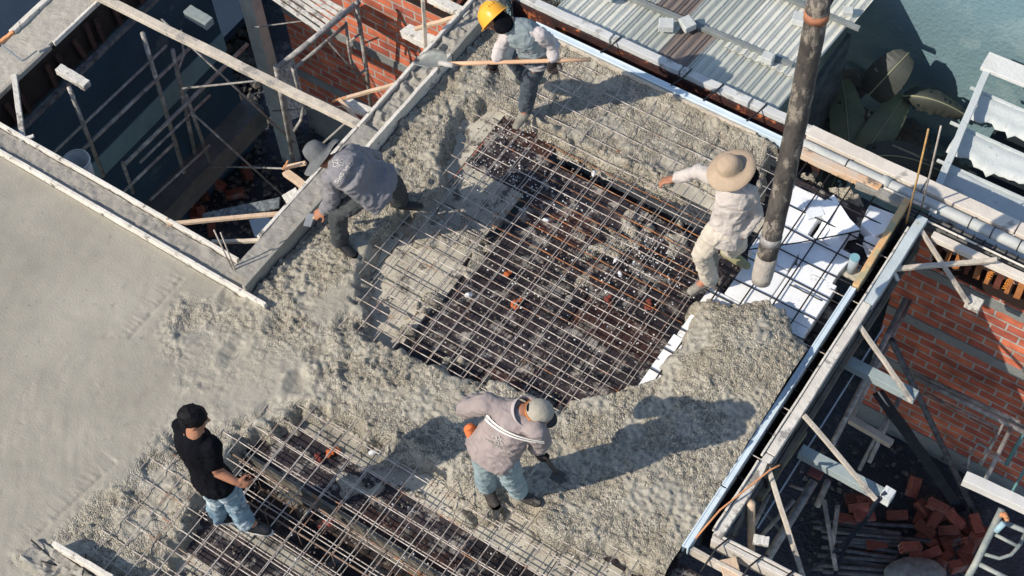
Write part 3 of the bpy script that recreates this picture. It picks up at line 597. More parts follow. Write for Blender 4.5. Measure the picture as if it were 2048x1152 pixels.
# ================================================================ BRICK WALLS
def brick_mat(name, sc, lit=1.0):
    m = bpy.data.materials.new(name); m.use_nodes = True; N = m.node_tree.nodes; L = m.node_tree.links; b = N['Principled BSDF']
    tc = N.new('ShaderNodeTexCoord'); mp = N.new('ShaderNodeMapping'); mp.inputs['Rotation'].default_value = (rad(90), 0, 0); L.new(tc.outputs['Object'], mp.inputs[0])
    nd = N.new('ShaderNodeTexNoise'); nd.inputs['Scale'].default_value = 14; L.new(tc.outputs['Object'], nd.inputs[0])
    ad = N.new('ShaderNodeMix'); ad.data_type = 'RGBA'; ad.blend_type = 'LINEAR_LIGHT'; ad.inputs[0].default_value = .006; L.new(mp.outputs[0], ad.inputs[6]); L.new(nd.outputs[1], ad.inputs[7])
    br = N.new('ShaderNodeTexBrick'); L.new(ad.outputs[2], br.inputs[0]); br.inputs['Scale'].default_value = 1
    br.inputs['Brick Width'].default_value = .25; br.inputs['Row Height'].default_value = .108; br.inputs['Mortar Size'].default_value = .012; br.inputs['Mortar Smooth'].default_value = .3; br.inputs['Bias'].default_value = -.15
    br.inputs['Color1'].default_value = (.60, .175, .09, 1); br.inputs['Color2'].default_value = (.32, .075, .055, 1); br.inputs['Mortar'].default_value = (.40, .37, .34, 1)
    n2 = N.new('ShaderNodeTexNoise'); n2.inputs['Scale'].default_value = 7; n2.inputs['Detail'].default_value = 8; L.new(tc.outputs['Object'], n2.inputs[0])
    r2 = N.new('ShaderNodeValToRGB'); r2.color_ramp.elements[0].position = .3; r2.color_ramp.elements[0].color = (.62, .60, .62, 1); r2.color_ramp.elements[1].position = .7; r2.color_ramp.elements[1].color = (1.25, 1.22, 1.2, 1); L.new(n2.outputs[0], r2.inputs[0])
    mx = N.new('ShaderNodeMix'); mx.data_type = 'RGBA'; mx.blend_type = 'MULTIPLY'; mx.inputs[0].default_value = 1; L.new(br.outputs[0], mx.inputs[6]); L.new(r2.outputs[0], mx.inputs[7])
    n3 = N.new('ShaderNodeTexNoise'); n3.inputs['Scale'].default_value = 3.2; n3.inputs['Detail'].default_value = 9; n3.inputs['Roughness'].default_value = .75; L.new(tc.outputs['Object'], n3.inputs[0])
    r3 = N.new('ShaderNodeValToRGB'); r3.color_ramp.elements[0].position = .60; r3.color_ramp.elements[1].position = .66; L.new(n3.outputs[0], r3.inputs[0])
    mx2 = N.new('ShaderNodeMix'); mx2.data_type = 'RGBA'; L.new(r3.outputs[0], mx2.inputs[0]); L.new(mx.outputs[2], mx2.inputs[6]); mx2.inputs[7].default_value = (.24, .20, .19, 1)
    L.new(mx2.outputs[2], b.inputs['Base Color']); b.inputs['Roughness'].default_value = .9
    bp = N.new('ShaderNodeBump'); bp.inputs['Strength'].default_value = .8; bp.inputs['Distance'].default_value = .012; bp.invert = True; L.new(br.outputs[1], bp.inputs['Height'])
    b2 = N.new('ShaderNodeBump'); b2.inputs['Strength'].default_value = .4; b2.inputs['Distance'].default_value = .006; L.new(n2.outputs[0], b2.inputs['Height']); L.new(bp.outputs[0], b2.inputs['Normal']); L.new(b2.outputs[0], b.inputs['Normal'])
    return m
BM = brick_mat('clay_brickwork', 1)
band = mat('cement_band', (.25, .265, .26), (.19, .20, .20), 6, .85, .6, 60, c3=(.13, .12, .115), sc3=6, t3=.62)
def brickwall(x0, x1, z1, bands, label, name='brick_wall'):
    t = empty(name, ((x0 + x1) / 2, 7.5, -3.5), label, 'brick wall')
    edges = [-3.5]
    for (a, b) in sorted(bands): edges += [a, b]
    edges.append(z1)
    for i in range(0, len(edges), 2):
        if edges[i + 1] > edges[i] + .01: MB().box((x0, 7.5, edges[i]), (x1, 7.6, edges[i + 1])).build('brickwork', BM, t)
    for (a, b) in bands:
        B = MB(); n = int((x1 - x0) / .06); vs = []
        for i in range(n + 1):
            x = x0 + (x1 - x0) * i / n; j = random.uniform(-.008, .008); vs += [(x, 7.488, a + j), (x, 7.488, b + random.uniform(-.008, .008)), (x, 7.60, b + .003), (x, 7.60, a - .003)]
        fs = []
        for i in range(n):
            for k in range(4): fs.append((i * 4 + k, i * 4 + (k + 1) % 4, i * 4 + 4 + (k + 1) % 4, i * 4 + 4 + k))
        fs += [(3, 2, 1, 0), (n * 4, n * 4 + 1, n * 4 + 2, n * 4 + 3)]
        B.add(vs, fs).build('cement_band', band, t)
    return t
brickwall(-1.72, 1.5, -.28, [(-.86, -.76), (-1.62, -1.50), (-2.40, -2.28), (-3.5, -3.22)], 'red brick wall with grey cement bands closing the back of the right pit')
brickwall(-8.35, -5.86, -.45, [(-1.62, -1.52), (-2.58, -2.46), (-3.5, -3.05)], 'red brick wall half lit by the sun at the back of the left pit')
# slatted orange form undersides above both walls
def slats(x0, x1, y0, y1, z, label, txt=True):
    t = empty('slatted_form', ((x0 + x1) / 2, (y0 + y1) / 2, z), label, 'formwork')
    sl_ = mat('orange_slat', (.52, .22, .07), (.34, .13, .05), 9, .7, .3, 60); MB().box((x0, y0, z - .10), (x1, y1, z - .08)).build('backing', mat('slat_backing', (.03, .018, .016)), t)
    x = x0 + .02; k = 0
    while x < x1 - .05:
        wd = .035 if k % 2 else .05
        MB().beam((x, y0 + .01, z), (x - .02, y1 - .01, z + .01), wd, .03, (0, 0, 1), 3, .002).build('slat', sl_ if k % 3 else mat('dark_red_slat', (.16, .05, .03), (.08, .03, .02), 9), t); x += .085; k += 1
    return t
slats(-1.45, .4, 7.32, 7.49, -.36, 'orange slatted form underside beneath the white gutter beam over the right pit')
slats(-6.9, -5.9, 7.40, 7.7, -.30, 'dark red slatted form beside the sunlit top of the left brick wall')
def text_mesh(body, size, ext=.0015):
    cu = bpy.data.curves.new('txt', 'FONT'); cu.body = body; cu.size = size; cu.align_x = 'CENTER'; cu.align_y = 'CENTER'; cu.extrude = ext; cu.offset = size * .015
    o = bpy.data.objects.new('txt', cu); C.objects.link(o); bpy.context.view_layer.update()
    me = bpy.data.meshes.new_from_object(o.evaluated_get(bpy.context.evaluated_depsgraph_get())); bpy.data.objects.remove(o); bpy.data.curves.remove(cu); return me
rt = [o for o in C.objects if o.name.startswith('slatted_form')][0]
for k, x in enumerate((-1.0, -.86, -.55)):
    me = text_mesh(('FFA', 'WEPA', 'FFA')[k], .05); me.materials.append(mat('orange_print', (.75, .30, .06), (.7, .26, .05), 9))
    for v in me.vertices: a, b_, c_ = v.co; v.co = Vector((x - b_ * 1.0, 7.40 + a * 1.0, -.335 + c_))
    link('lettering', me, rt)
# ================================================================ GUTTER + WHITE BEAM (right of hose)
gm = mat('old_white_pvc', (.52, .53, .51), (.40, .42, .41), 6, .6, .3, 50, c3=(.28, .28, .25), sc3=6, t3=.62)
lt = mat('pale_cream_board', (.72, .66, .58), (.60, .54, .47), 5, .75, .3, 60, c3=(.36, .34, .30), sc3=5, t3=.64)  # pale cream shared by the coping strips and the long beam
gu = empty('drain_pipe', (-1.6, 7.53, 0), 'grey-white drain pipe with collars running along the top edge to the right', 'pipe')
MB().path([(x, 7.52, .0) for x in np.arange(-2.75, 1.2, .25)], .045, 20).build('pipe', gm, gu, smooth=True)
for x in (-2.05, -.35): MB().path([(x, 7.52, 0), (x + .07, 7.52, 0)], .054, 20).build('collar', gm, gu, smooth=True)
for x in (-2.35, -1.3, -1.12, -.9): MB().path([(x, 7.52 + .05 * math.cos(a), .05 * math.sin(a)) for a in np.linspace(0, 6.283, 13)], .004, 5, False).build('wire_tie', RD, gu)
for i, (x0, x1) in enumerate(((-2.75, -1.75), (-1.74, -.98), (-.97, 1.2))):
    board('parapet_strip', (x0, 7.645, .012), (x1, 7.645, .012), .115, .06, lt, ('cream strip behind the pipe and in front of the banana leaves', 'cream wall coping behind the pipe under the two leaning rods', 'cream wall coping at the right edge of the picture')[i], 'edge strip')
board('orange_timber', (-2.72, 7.43, .01), (-2.02, 7.43, .01), .07, .07, mat('peeled_orange_timber', (.70, .42, .22), (.56, .50, .43), 5, .75, .3, 60, c3=(.22, .17, .13), sc3=7, t3=.58), 'peeling orange and white timber in front of the drain pipe', 'timber')
board('muddy_timber', (-2.2, 7.40, .0), (-1.82, 7.41, .0), .06, .07, mat('muddy_timber', (.40, .38, .34), (.2, .19, .17), 9, .85, .5, 60), 'mud-splashed grey timber end in front of the drain pipe', 'timber')
board('white_lath', (-2.0, 7.445, .03), (-1.55, 7.45, .03), .012, .03, lw, 'thin bright lath running from the pipe collar to the orange timber', 'lath')
board('gutter_beam', (-1.50, 7.29, -.05), (1.0, 7.31, -.05), .06, .06, lt, 'long white beam over the right brick wall below the drain pipe', 'beam')
board('white_lath', (-1.60, 7.36, .0), (1.0, 7.36, .0), .010, .02, lw, 'thin bright edge line above the long white beam', 'lath')
bk = empty('edge_mesh', (-1.3, 7.42, -.1), 'grey concrete-filled steel mesh between the drain pipe and the white beam', 'reinforcement')
MB().box((-1.80, 7.375, -.14), (1.1, 7.465, -.065)).build('mortar_fill', mat('grey_mortar', (.20, .205, .20), (.10, .10, .10), 9, .9, .6), bk)
for x in np.arange(-1.78, 1.0, .09): MB().path([(x, 7.37, -.05), (x + .01, 7.47, -.05)], .005, 5).build('bar', RD, bk)
for y in (7.385, 7.42, 7.455): MB().path([(-1.8, y, -.056), (1.0, y, -.056)], .004, 5).build('bar', RD, bk)
for i, (a, za, b, mm) in enumerate((((1812,447), 0, (1857,258), 'o'), ((1842,418), 0, (1882,252), 'g'))):
    p = at(*a, 0); q_ = min((aty(*b, p.y + s) for s in np.arange(-.3, .3, .02)), key=lambda v: abs((v - p).x))
    o = MB().path([p, p.lerp(q_, .5) + Vector((.004, 0, 0)), q_], .0075, 6).build('starter_bar', mat('yellow_rust_bar', (.60, .38, .12), (.35, .20, .10), 6, .6, .3) if mm == 'o' else RB, smooth=True, label='rust-yellow steel rod standing up in front of the broken white roof' if mm == 'o' else 'grey steel rod standing up just right of the rust-yellow one', cat='steel bar'); recenter(o)
# ================================================================ CORRUGATED ROOF
def roofz(y): return -.075 - (y - 7.70) * .17
roof = empty('corrugated_roof', (-4.2, 8.6, -.4), 'grey-green corrugated roof held down by blocks and long battens', 'roof')
rm = mat('weathered_zinc', (.55, .57, .51), (.42, .44, .40), 2.2, .7, .3, 40, c3=(.17, .15, .13), sc3=9, t3=.70, stretch=(1, .35, 1))
rm2 = mat('pale_zinc', (.70, .70, .63), (.58, .59, .53), 3, .7, .3, 40, c3=(.3, .3, .28), sc3=9, t3=.68)
rm3 = mat('brown_zinc', (.27, .225, .20), (.20, .16, .14), 4, .75, .4, 40, c3=(.12, .09, .08), sc3=6, t3=.6, stretch=(2.5, .2, 1))
def sheet(x0, x1, y0, y1, dz, m):
    n = int((x1 - x0) / .0118); vs = []
    for i in range(n + 1):
        x = (x0 + (x1 - x0) * i / n) * .988; z = .013 * math.cos((x) / .076 * 2 * math.pi) ** 3
        for y in (y0 * .988, (y0 + y1) / 2 * .988, y1 * .988): vs.append((x, y, roofz(y) + dz + z))
    vs2 = [(a, b, c - .004) for a, b, c in vs]; N_ = len(vs); fs = []
    for i in range(n):
        for j in range(2): a = i * 3 + j; fs += [(a, a + 3, a + 4, a + 1), (N_ + a + 1, N_ + a + 4, N_ + a + 3, N_ + a)]
        fs += [(i * 3, N_ + i * 3, N_ + i * 3 + 3, i * 3 + 3), (i * 3 + 5, N_ + i * 3 + 5, N_ + i * 3 + 2, i * 3 + 2)]
    for e in (0, n): fs += [(e * 3, e * 3 + 1, N_ + e * 3 + 1, N_ + e * 3), (e * 3 + 1, e * 3 + 2, N_ + e * 3 + 2, N_ + e * 3 + 1)]
    MB().add(vs + vs2, fs).build('roof_sheet', m, roof, smooth=False)
xsh = [(-5.32, -4.72, rm2), (-4.74, -4.28, rm), (-4.30, -3.98, rm3), (-4.0, -3.55, rm), (-3.57, -3.14, rm)]
for i, (a, b, m_) in enumerate(xsh): sheet(a, b, 7.75, 8.52, .001 * i, m_)
xsh = [(-5.9, -5.2, rm2), (-5.22, -4.62, rm), (-4.64, -4.30, rm3), (-4.32, -3.86, rm), (-3.88, -3.14, rm2)]
for i, (a, b, m_) in enumerate(xsh): sheet(a, b, 8.44 if i != 4 else 8.3, 9.25, .022 + .001 * i, m_)
for i, (a, b, m_) in enumerate([(-6.5, -5.6, rm2), (-5.62, -4.9, rm), (-4.92, -4.2, rm2), (-4.22, -3.45, rm), (-3.47, -3.10, rm2)]): sheet(a, b, 9.17, 9.83, .045 + .001 * i, m_)
MB().box((-3.13, 7.75, -3.0), (-3.09, 9.2, -.50)).build('side_wall', mat('mossy_wall', (.14, .15, .15), (.06, .07, .075), 6, .9, .5), roof)
bt_ = mat('grey_batten', (.24, .26, .26), (.16, .18, .18), 7, .8, .3)
o = board('roof_batten', (-5.53, 8.23, roofz(8.23) + .035), (-3.24, 8.32, roofz(8.32) + .035), .045, .045, bt_, 'long grey batten laid across the lower half of the corrugated roof', 'batten')
board('roof_batten', (-5.53, 9.01, roofz(9.01) + .075), (-2.98, 9.05, roofz(9.05) + .075), .04, .04, bt_, 'second grey batten at the upper edge of the corrugated roof', 'batten')
lb = mat('light_block', (.56, .58, .56), (.46, .48, .47), 8, .85, .4)
for i, (px, py, s) in enumerate(((1216,0,.10),(1332,60,.13),(1374,55,.13),(1535,122,.10),(1602,28,.13),(1700,4,.09))):
    p = at(px, py, -.12); p.z = roofz(p.y) + .05; R_ = Matrix.Rotation((.2, .5, -.5, .1, .2, .4)[i], 3, 'Z'); B = MB().box((-s / 2, -s * .42, 0), (s / 2, s * .42, .07)); B.v = [tuple(p + R_ @ Vector(v)) for v in B.v]
    o = B.build('weight_block', lb, bevel=.006, label=('pale block on the batten at the left end of the corrugated roof', 'tilted pale block in the middle of the batten, near side', 'pale block just behind the middle batten on the roof', 'small pale block at the right end of the lower batten', 'pale block beside the hose on the upper batten', 'small pale block at the right roof corner')[i], cat='block'); recenter(o)
# ================================================================ TEAL WALL + neighbours
tw = mat('teal_render', (.17, .275, .315), (.135, .225, .265), .9, .9, .4, 30, c3=(.21, .31, .34), sc3=1.6, t3=.55, bdist=.01)
MB().box((-7.5, 9.85, -3.5), (6, 10.0, .25)).build('rendered_wall', tw, label='teal rendered wall of the neighbouring house behind the banana plants', cat='wall')
MB().box((-7.0, 10.0, -3.5), (6, 16, .2)).build('neighbour_house', tw, label='flat teal roof of the neighbouring house in the upper right corner', cat='house')
# white broken roof
wr = empty('broken_roof', (-1.4, 8.6, -.8), 'broken white sheet roof with jagged edges over a dark gap at the right', 'roof')
wm_ = mat('shade_greyed_sheet', (.60, .64, .64), (.50, .55, .55), 4, .75, .3, 50, c3=(.34, .37, .37), sc3=8, t3=.64)  # white sheet greyed in its colour to imitate shade
rs = np.random.RandomState(3)
for k, (y0, y1, x0) in enumerate(((7.80, 8.00, -1.70), (8.11, 8.38, -1.78), (8.52, 8.80, -1.86), (8.95, 9.24, -1.88))):
    n = 80; vs = []; x1 = 1.6
    jag = rs.rand(n + 1)
    for i in range(n + 1):
        x = x0 + (x1 - x0) * i / n; bite = .012 + .018 * jag[i] + .03 * max(0, math.sin(i * .21 + k * 2)) + (.07 * jag[i // 6] if i % 13 in (4, 5) else 0) - (.05 if i % 17 == 9 else 0); sag = .03 * math.sin(i * .35 + k)
        yy0 = y0 + bite
        for j in range(7):
            t = j / 6; y = yy0 + (y1 + .02 - yy0) * t; vs.append((x, y, -.60 + sag * .3 + .022 * math.sin(t * math.pi) + .010 * math.sin(t * 9.4) - .03 * (1 - t) + .012 * rs.rand() * (1 - t)))
    N_ = len(vs); vs += [(a, b, c - .006) for a, b, c in vs]; fs = []
    for i in range(n):
        for j in range(6): a = i * 7 + j; fs += [(a, a + 7, a + 8, a + 1), (N_ + a + 1, N_ + a + 8, N_ + a + 7, N_ + a)]
        fs += [(i * 7, N_ + i * 7, N_ + i * 7 + 7, i * 7 + 7)]
    MB().add(vs, fs).build('roof_sheet', wm_, wr, smooth=True)
    MB().beam((x0 - .1, y1 + .03, -.60), (x1, y1 + .03, -.58), .022, .02, (0, 0, 1), 8, .003).build('purlin', wm_, wr)
MB().box((-1.66, 7.76, -.95), (1.8, 9.30, -.90)).build('gap_shade_sheet', mat('painted_gap_shade', (.02, .03, .038)), wr)  # near-black sheet added so the roof gaps read as deep shade
board('white_rafter', (-1.72, 7.95, -.50), (-1.92, 9.42, -.50), .06, .05, wm_, 'white painted rafter at the open end of the broken white roof', 'rafter')
board('white_fascia', (-1.98, 9.50, -.48), (1.2, 9.62, -.46), .20, .04, mat('clean_white', (.70, .71, .70), (.62, .63, .62), 5), 'broad white board along the far side of the broken white roof', 'board')
# dark gap behind roof/wall: hanging foliage strip at top
# ================================================================ BANANA PLANTS
def leaf(parent, pts, wd, m, rib, droop=.15, torn=0, n=26):
    wd = wd * 1.45; torn = max(torn, .07)
    pts = [Vector(p) for p in pts]
    def bez(t):
        if len(pts) == 3: return pts[0] * (1 - t) ** 2 + pts[1] * 2 * t * (1 - t) + pts[2] * t * t
        return pts[0].lerp(pts[1], t)
    vs = []; fs = []; ribp = []; m_ = 9; view = (CAMP - pts[1 if len(pts) == 3 else 0]).normalized()
    for i in range(n + 1):
        t = i / n; p = bez(t); d = (bez(min(t + .02, 1)) - bez(max(t - .02, 0))).normalized(); up = Vector((0, 0, 1)); sd = d.cross(view * .8 + up * .2).normalized(); nr = sd.cross(d)
        ww = wd * (math.sin(math.pi * min(1, (t * .94 + .06)) ** .75) ** .32) ; ribp.append(p + nr * .006)
        for j in range(m_):
            s = (j / (m_ - 1)) * 2 - 1; e = s * ww * (1 - (torn * .5 * random.random() if abs(s) > .7 else 0))
            z = -droop * abs(s) ** 1.5 * wd + .006 * math.sin(t * 60) * abs(s)
            vs.append(p + sd * e + nr * z)
    for i in range(n):
        for j in range(m_ - 1):
            if torn and abs(j - 4) > 1 and random.random() < torn * .35: continue
            a = i * m_ + j; fs.append((a, a + m_, a + m_ + 1, a + 1))
    o = MB().add(vs, fs).build('leaf', m, parent, smooth=True)
    MB().path(ribp, [.009 * (1 - .6 * i / n) for i in range(n + 1)], 6).build('midrib', rib, o, smooth=True)
bl = mat('banana_leaf', (.15, .165, .10), (.11, .125, .08), 5, .45, .3, 30, stretch=(1, 1, 1)); bd = mat('dark_banana_leaf', (.06, .068, .06), (.04, .046, .042), 5, .5, .2, 30)
bb = mat('dry_banana_leaf', (.12, .105, .09), (.07, .06, .055), 8, .8, .5, 40); rb_ = mat('leaf_rib', (.30, .31, .20), (.24, .25, .17), 5, .5, .1)
bp1 = empty('banana_plant', at(1720, 330, -3.4), 'dark green banana plant with broad upright leaves between the roof and the teal wall', 'banana plant')
bp2 = empty('banana_plant', at(1830, 360, -3.4), 'banana plant with a torn drooping leaf reaching toward the broken white roof', 'banana plant')
for bp_, (px, py) in ((bp1, (1715, 330)), (bp2, (1800, 330))):
    a = at(px, py, -3.4); MB().path([a, a + Vector((.02, .02, .5)), a + Vector((0, 0, 1.1))], [.08, .07, .05], 12).build('stem', bb, bp_, smooth=True)
leaf(bp1, [at(1700,325,-1.45), at(1696,230,-1.15), at(1683,152,-1.25)], .11, bl, rb_)
leaf(bp1, [at(1722,320,-1.4), at(1765,255,-1.1), at(1812,188,-1.2)], .105, bl, rb_)
leaf(bp1, [at(1738,190,-1.1), at(1775,150,-.8), at(1818,105,-.7)], .12, bd, rb_)
leaf(bp1, [at(1668,200,-1.5), at(1705,155,-1.2), at(1738,185,-1.3)], .13, bb, bb, torn=.4)
leaf(bp1, [at(1642,295,-1.6), at(1625,250,-1.4), at(1608,225,-1.5)], .13, bd, bb)
leaf(bp1, [at(1700,250,-1.9), at(1735,215,-1.8), at(1745,260,-2.0)], .09, bb, bb, torn=.8)
leaf(bp2, [at(1805,192,-1.15), at(1870,188,-1.0), at(1938,235,-1.2)], .085, bd, rb_, droop=1.1, torn=.35)
leaf(bp2, [at(1735,315,-1.3), at(1810,300,-1.2), at(1885,345,-1.3)], .10, bd, rb_, torn=.1)
leaf(bp2, [at(1790,245,-1.7), at(1830,270,-1.6), at(1850,310,-1.7)], .11, bb, bb, torn=.6)
leaf(bp2, [at(1760,345,-1.5), at(1800,320,-1.4), at(1830,300,-1.6)], .12, bd, rb_)
leaf(bp2, [at(1700,150,-1.6), at(1690,190,-1.7), at(1655,150,-1.6)], .13, bd, bb)
for i in range(9):
    q0 = at(1640 + i * 24, 330 + i * 3, -2.2); a_ = i * 2.4; leaf(bp1 if i < 5 else bp2, [q0, q0 + Vector((.25 * math.cos(a_), .2 * math.sin(a_), .35)), q0 + Vector((.55 * math.cos(a_), .45 * math.sin(a_), .1))], .10, (bd, bb)[i % 2], rb_, torn=.25)
# dry grass clump at the top (behind the helmet)
dg = MB()
for _ in range(160):
    p = Vector((random.uniform(-6.4, -5.4), random.uniform(7.95, 9.0), -1.6)); a = random.random() * 6.28; l = random.uniform(.3, .8)
    dg.path([p, p + Vector((math.cos(a) * l * .3, math.sin(a) * l * .3, l * .8)), p + Vector((math.cos(a) * l, math.sin(a) * l, l * .7))], [.006, .004, .002], 4)
dg.build('dry_grass', mat('dry_stalk', (.16, .145, .125), (.07, .065, .06), 9, .9, .2), kind='stuff', label='tangle of dry arching stalks behind the wall at the top', cat='grass')
# ================================================================ LEFT PIT
plw = empty('plastered_wall', (-8.75, 5.5, -3.5), 'dark blue-grey plastered wall with a lighter stripe on the left of the pit', 'wall')
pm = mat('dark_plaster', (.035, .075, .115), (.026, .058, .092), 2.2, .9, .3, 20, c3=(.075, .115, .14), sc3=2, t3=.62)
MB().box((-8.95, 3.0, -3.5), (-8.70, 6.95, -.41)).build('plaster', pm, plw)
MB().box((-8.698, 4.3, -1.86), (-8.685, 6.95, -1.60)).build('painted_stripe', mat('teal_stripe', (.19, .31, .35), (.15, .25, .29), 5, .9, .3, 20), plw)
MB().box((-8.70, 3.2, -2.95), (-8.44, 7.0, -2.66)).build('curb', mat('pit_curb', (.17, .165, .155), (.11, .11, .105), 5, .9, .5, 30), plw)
MB().box((-8.34, 6.98, -3.5), (-8.17, 7.10, -.15)).build('concrete_column', mat('pale_column', (.50, .53, .50), (.36, .40, .39), 5, .85, .4), label='pale grey concrete column beside the brick wall in the left pit', cat='column')
def tubes(name, label, cat, items, m=None, loc=None):
    loc = loc or items[0][1]; t = empty(name, loc, label, cat)
    for it in items:
        pts = it[1:-1]; MB().path(pts, it[-1], 10).build(it[0], m or M_tube(), t, smooth=True)
    return t
X1 = -8.38
T = .017
tubes('scaffold', 'dark scaffold frame with long rails standing against the blue-grey plastered wall', 'scaffold', [
    ('post', atx(285,66,X1), atx(368,345,X1), .022), ('post', atx(138,175,X1), atx(207,352,X1), .02),
    ('rail', atx(100,312,X1), atx(333,91,X1), .014), ('rail', atx(160,304,X1), atx(380,95,X1), .019),
    ('rail', atx(250,328,X1 + .3), atx(495,88,X1 + .3), .020), ('rail', atx(280,325,X1 + .3), atx(420,190,X1 + .3), .013), ('rail', atx(243,387,X1 + .3), atx(352,283,X1 + .3), .015)])
tubes('scaffold', 'dark scaffold legs in the middle of the left pit with a curved corner tube', 'scaffold', [
    ('post', at(345,100,-.8), at(395,330,-2.9), .022), ('post', at(372,190,-1.2), at(420,325,-2.6), .018), ('post', at(245,325,-1.3), at(266,385,-1.9), .018),
    ('rail', at(300,400,-2.2), at(420,290,-2.2), .014), ('curved_tube', at(362,60,-.6), at(368,110,-.9), at(352,150,-1.1), .012)])
t3 = tubes('scaffold', 'scaffold frame with a thick light ledger before the brick wall of the left pit', 'scaffold', [
    ('ledger', at(553,137,-.45), at(718,4,-.45), .026), ('ledger', at(588,138,-.62), at(692,50,-.62), .017),
    ('post', at(551,133,-.45), at(588,330,-2.2), .021), ('curved_tube', at(583,128,-.6), at(594,170,-.9), at(606,215,-1.2), at(602,240,-1.35), at(588,262,-1.45), .015),
    ('post', at(713,4,-.42), at(733,140,-1.5), at(745,240,-2.2), .021), ('curved_tube', at(692,45,-.6), at(697,95,-.9), at(706,143,-1.25), at(722,147,-1.3), at(734,136,-1.2), .014),
    ('rung', at(696,86,-.9), at(722,66,-.8), .012), ('brace', at(653,80,-.6), at(736,170,-1.5), .011)])
pk = empty('scaffold_plank', at(610, 25, -.6), 'slotted white steel plank resting near the top of the left pit', 'scaffold plank')
a = aty(528, -8, 6.95); b = aty(668, 70, 6.95)
for k in range(6):
    p1 = at(535 + k * 19, -12, -.52); p2 = at(640 + k * 11, 62 - k * 7, -.52); MB().beam(p1, p2, .034, .02, (0, 0, 1), 4, .001).build('slat', M_dry(), pk)
for f in (.06, .55, .97):
    MB().beam(at(535, -12, -.535).lerp(at(640, 62, -.535), f), at(630, -12, -.535).lerp(at(695, 27, -.535), f), .03, .014).build('crossbar', M_dry(), pk)
MB().beam(at(648,62,-.5), at(686,24,-.5), .03, .05).build('hook_bar', M_tube(), pk)
for lb_, pts, r in (('long thin rod crossing under the bleached timber in the left pit', [at(323,38,-.3), at(588,285,-2.1)], .010),
    ('lower thin diagonal rod running down toward the white wooden plate', [at(382,224,-1.2), at(574,398,-3.0)], .011),
    ('thin horizontal rod just below the bleached timber', [at(365,177,-.9), at(558,157,-.5)], .010),
    ('thin horizontal rod ending at the splintered timber stub', [at(411,332,-2.4), at(568,337,-1.2)], .009),
    ('thin rod rising behind the grey hat toward the long timber', [at(640,292,-1.6), at(700,238,-1.2)], .012),
    ('thin rod low along the foot of the brick wall', [at(545,222,-2.2), at(690,212,-1.6)], .007),
    ('thin wire crossing the brick wall between column and plank', [at(505,55,-.9), at(606,42,-.7)], .007)):
    o = MB().path(pts, r, 8).build('brace_rod', M_tube(), smooth=True, label=lb_, cat='rod'); recenter(o)
board('timber_stub', atx(118,138,X1 - .1), atx(118,138,X1 - .1) + Vector((.32, 0, -.02)), .08, .07, M_dry(), 'speckled white timber stub sticking out of the ribbed shuttering', 'timber')
board('timber_stub', at(375,22,-.35), at(420,48,-.35), .10, .08, mat('grey_green_stub', (.30, .34, .33), (.22, .26, .26), 8), 'grey-green beam stub under the upper end of the bleached timber', 'timber')
# bucket
bk_ = empty('bucket', at(156, 335, -.55), 'dirty white plastic drum with red inside behind the splashed form board', 'bucket'); c_ = at(152, 322, -.40)
MB().lathe(c_, [(.100, -.22), (.115, 0), (.112, .0), (.098, -.19), (0.0, -.19)]).build('drum', mat('dirty_white_plastic', (.60, .62, .60), (.42, .45, .45), 9, .7, .3, 50), bk_, smooth=True)
MB().lathe(c_, [(.112, -.02), (.122, -.01), (.122, .008), (.112, .010)]).build('rim', mat('dirty_white_plastic', (.42, .44, .42)), bk_, smooth=True)
MB().ell(c_ + Vector((.02, -.01, -.14)), (.06, .05, .03)).build('red_content', mat('red_content', (.25, .05, .04), (.15, .03, .03)), bk_)
# slotted plank + sheet at near corner
board('scaffold_plank', at(405,438,-.9), at(560,405,-.7), .11, .02, mat('speckled_steel', (.22, .25, .26), (.04, .05, .06), 26, .6, .4, 60), 'dark speckled steel plank below the pinkish strut in the left pit', 'scaffold plank')
o = MB().add([at(498,440,-1.6), at(538,432,-1.6), at(552,462,-1.62), at(528,480,-1.62), at(508,470,-1.62)] + [at(498,440,-1.6) - Vector((0, 0, .02)), at(538,432,-1.6) - Vector((0, 0, .02)), at(552,462,-1.62) - Vector((0, 0, .02)), at(528,480,-1.62) - Vector((0, 0, .02)), at(508,470,-1.62) - Vector((0, 0, .02))],
    [(0, 1, 2, 3, 4), (9, 8, 7, 6, 5)] + [((i + 1) % 5, i, i + 5, (i + 1) % 5 + 5) for i in range(5)]).build('sheet_scrap', mat('pale_blue_sheet', (.45, .56, .64), (.40, .50, .58), 5), label='pale blue scrap sheet lying low in the near corner of the left pit', cat='sheet'); recenter(o)
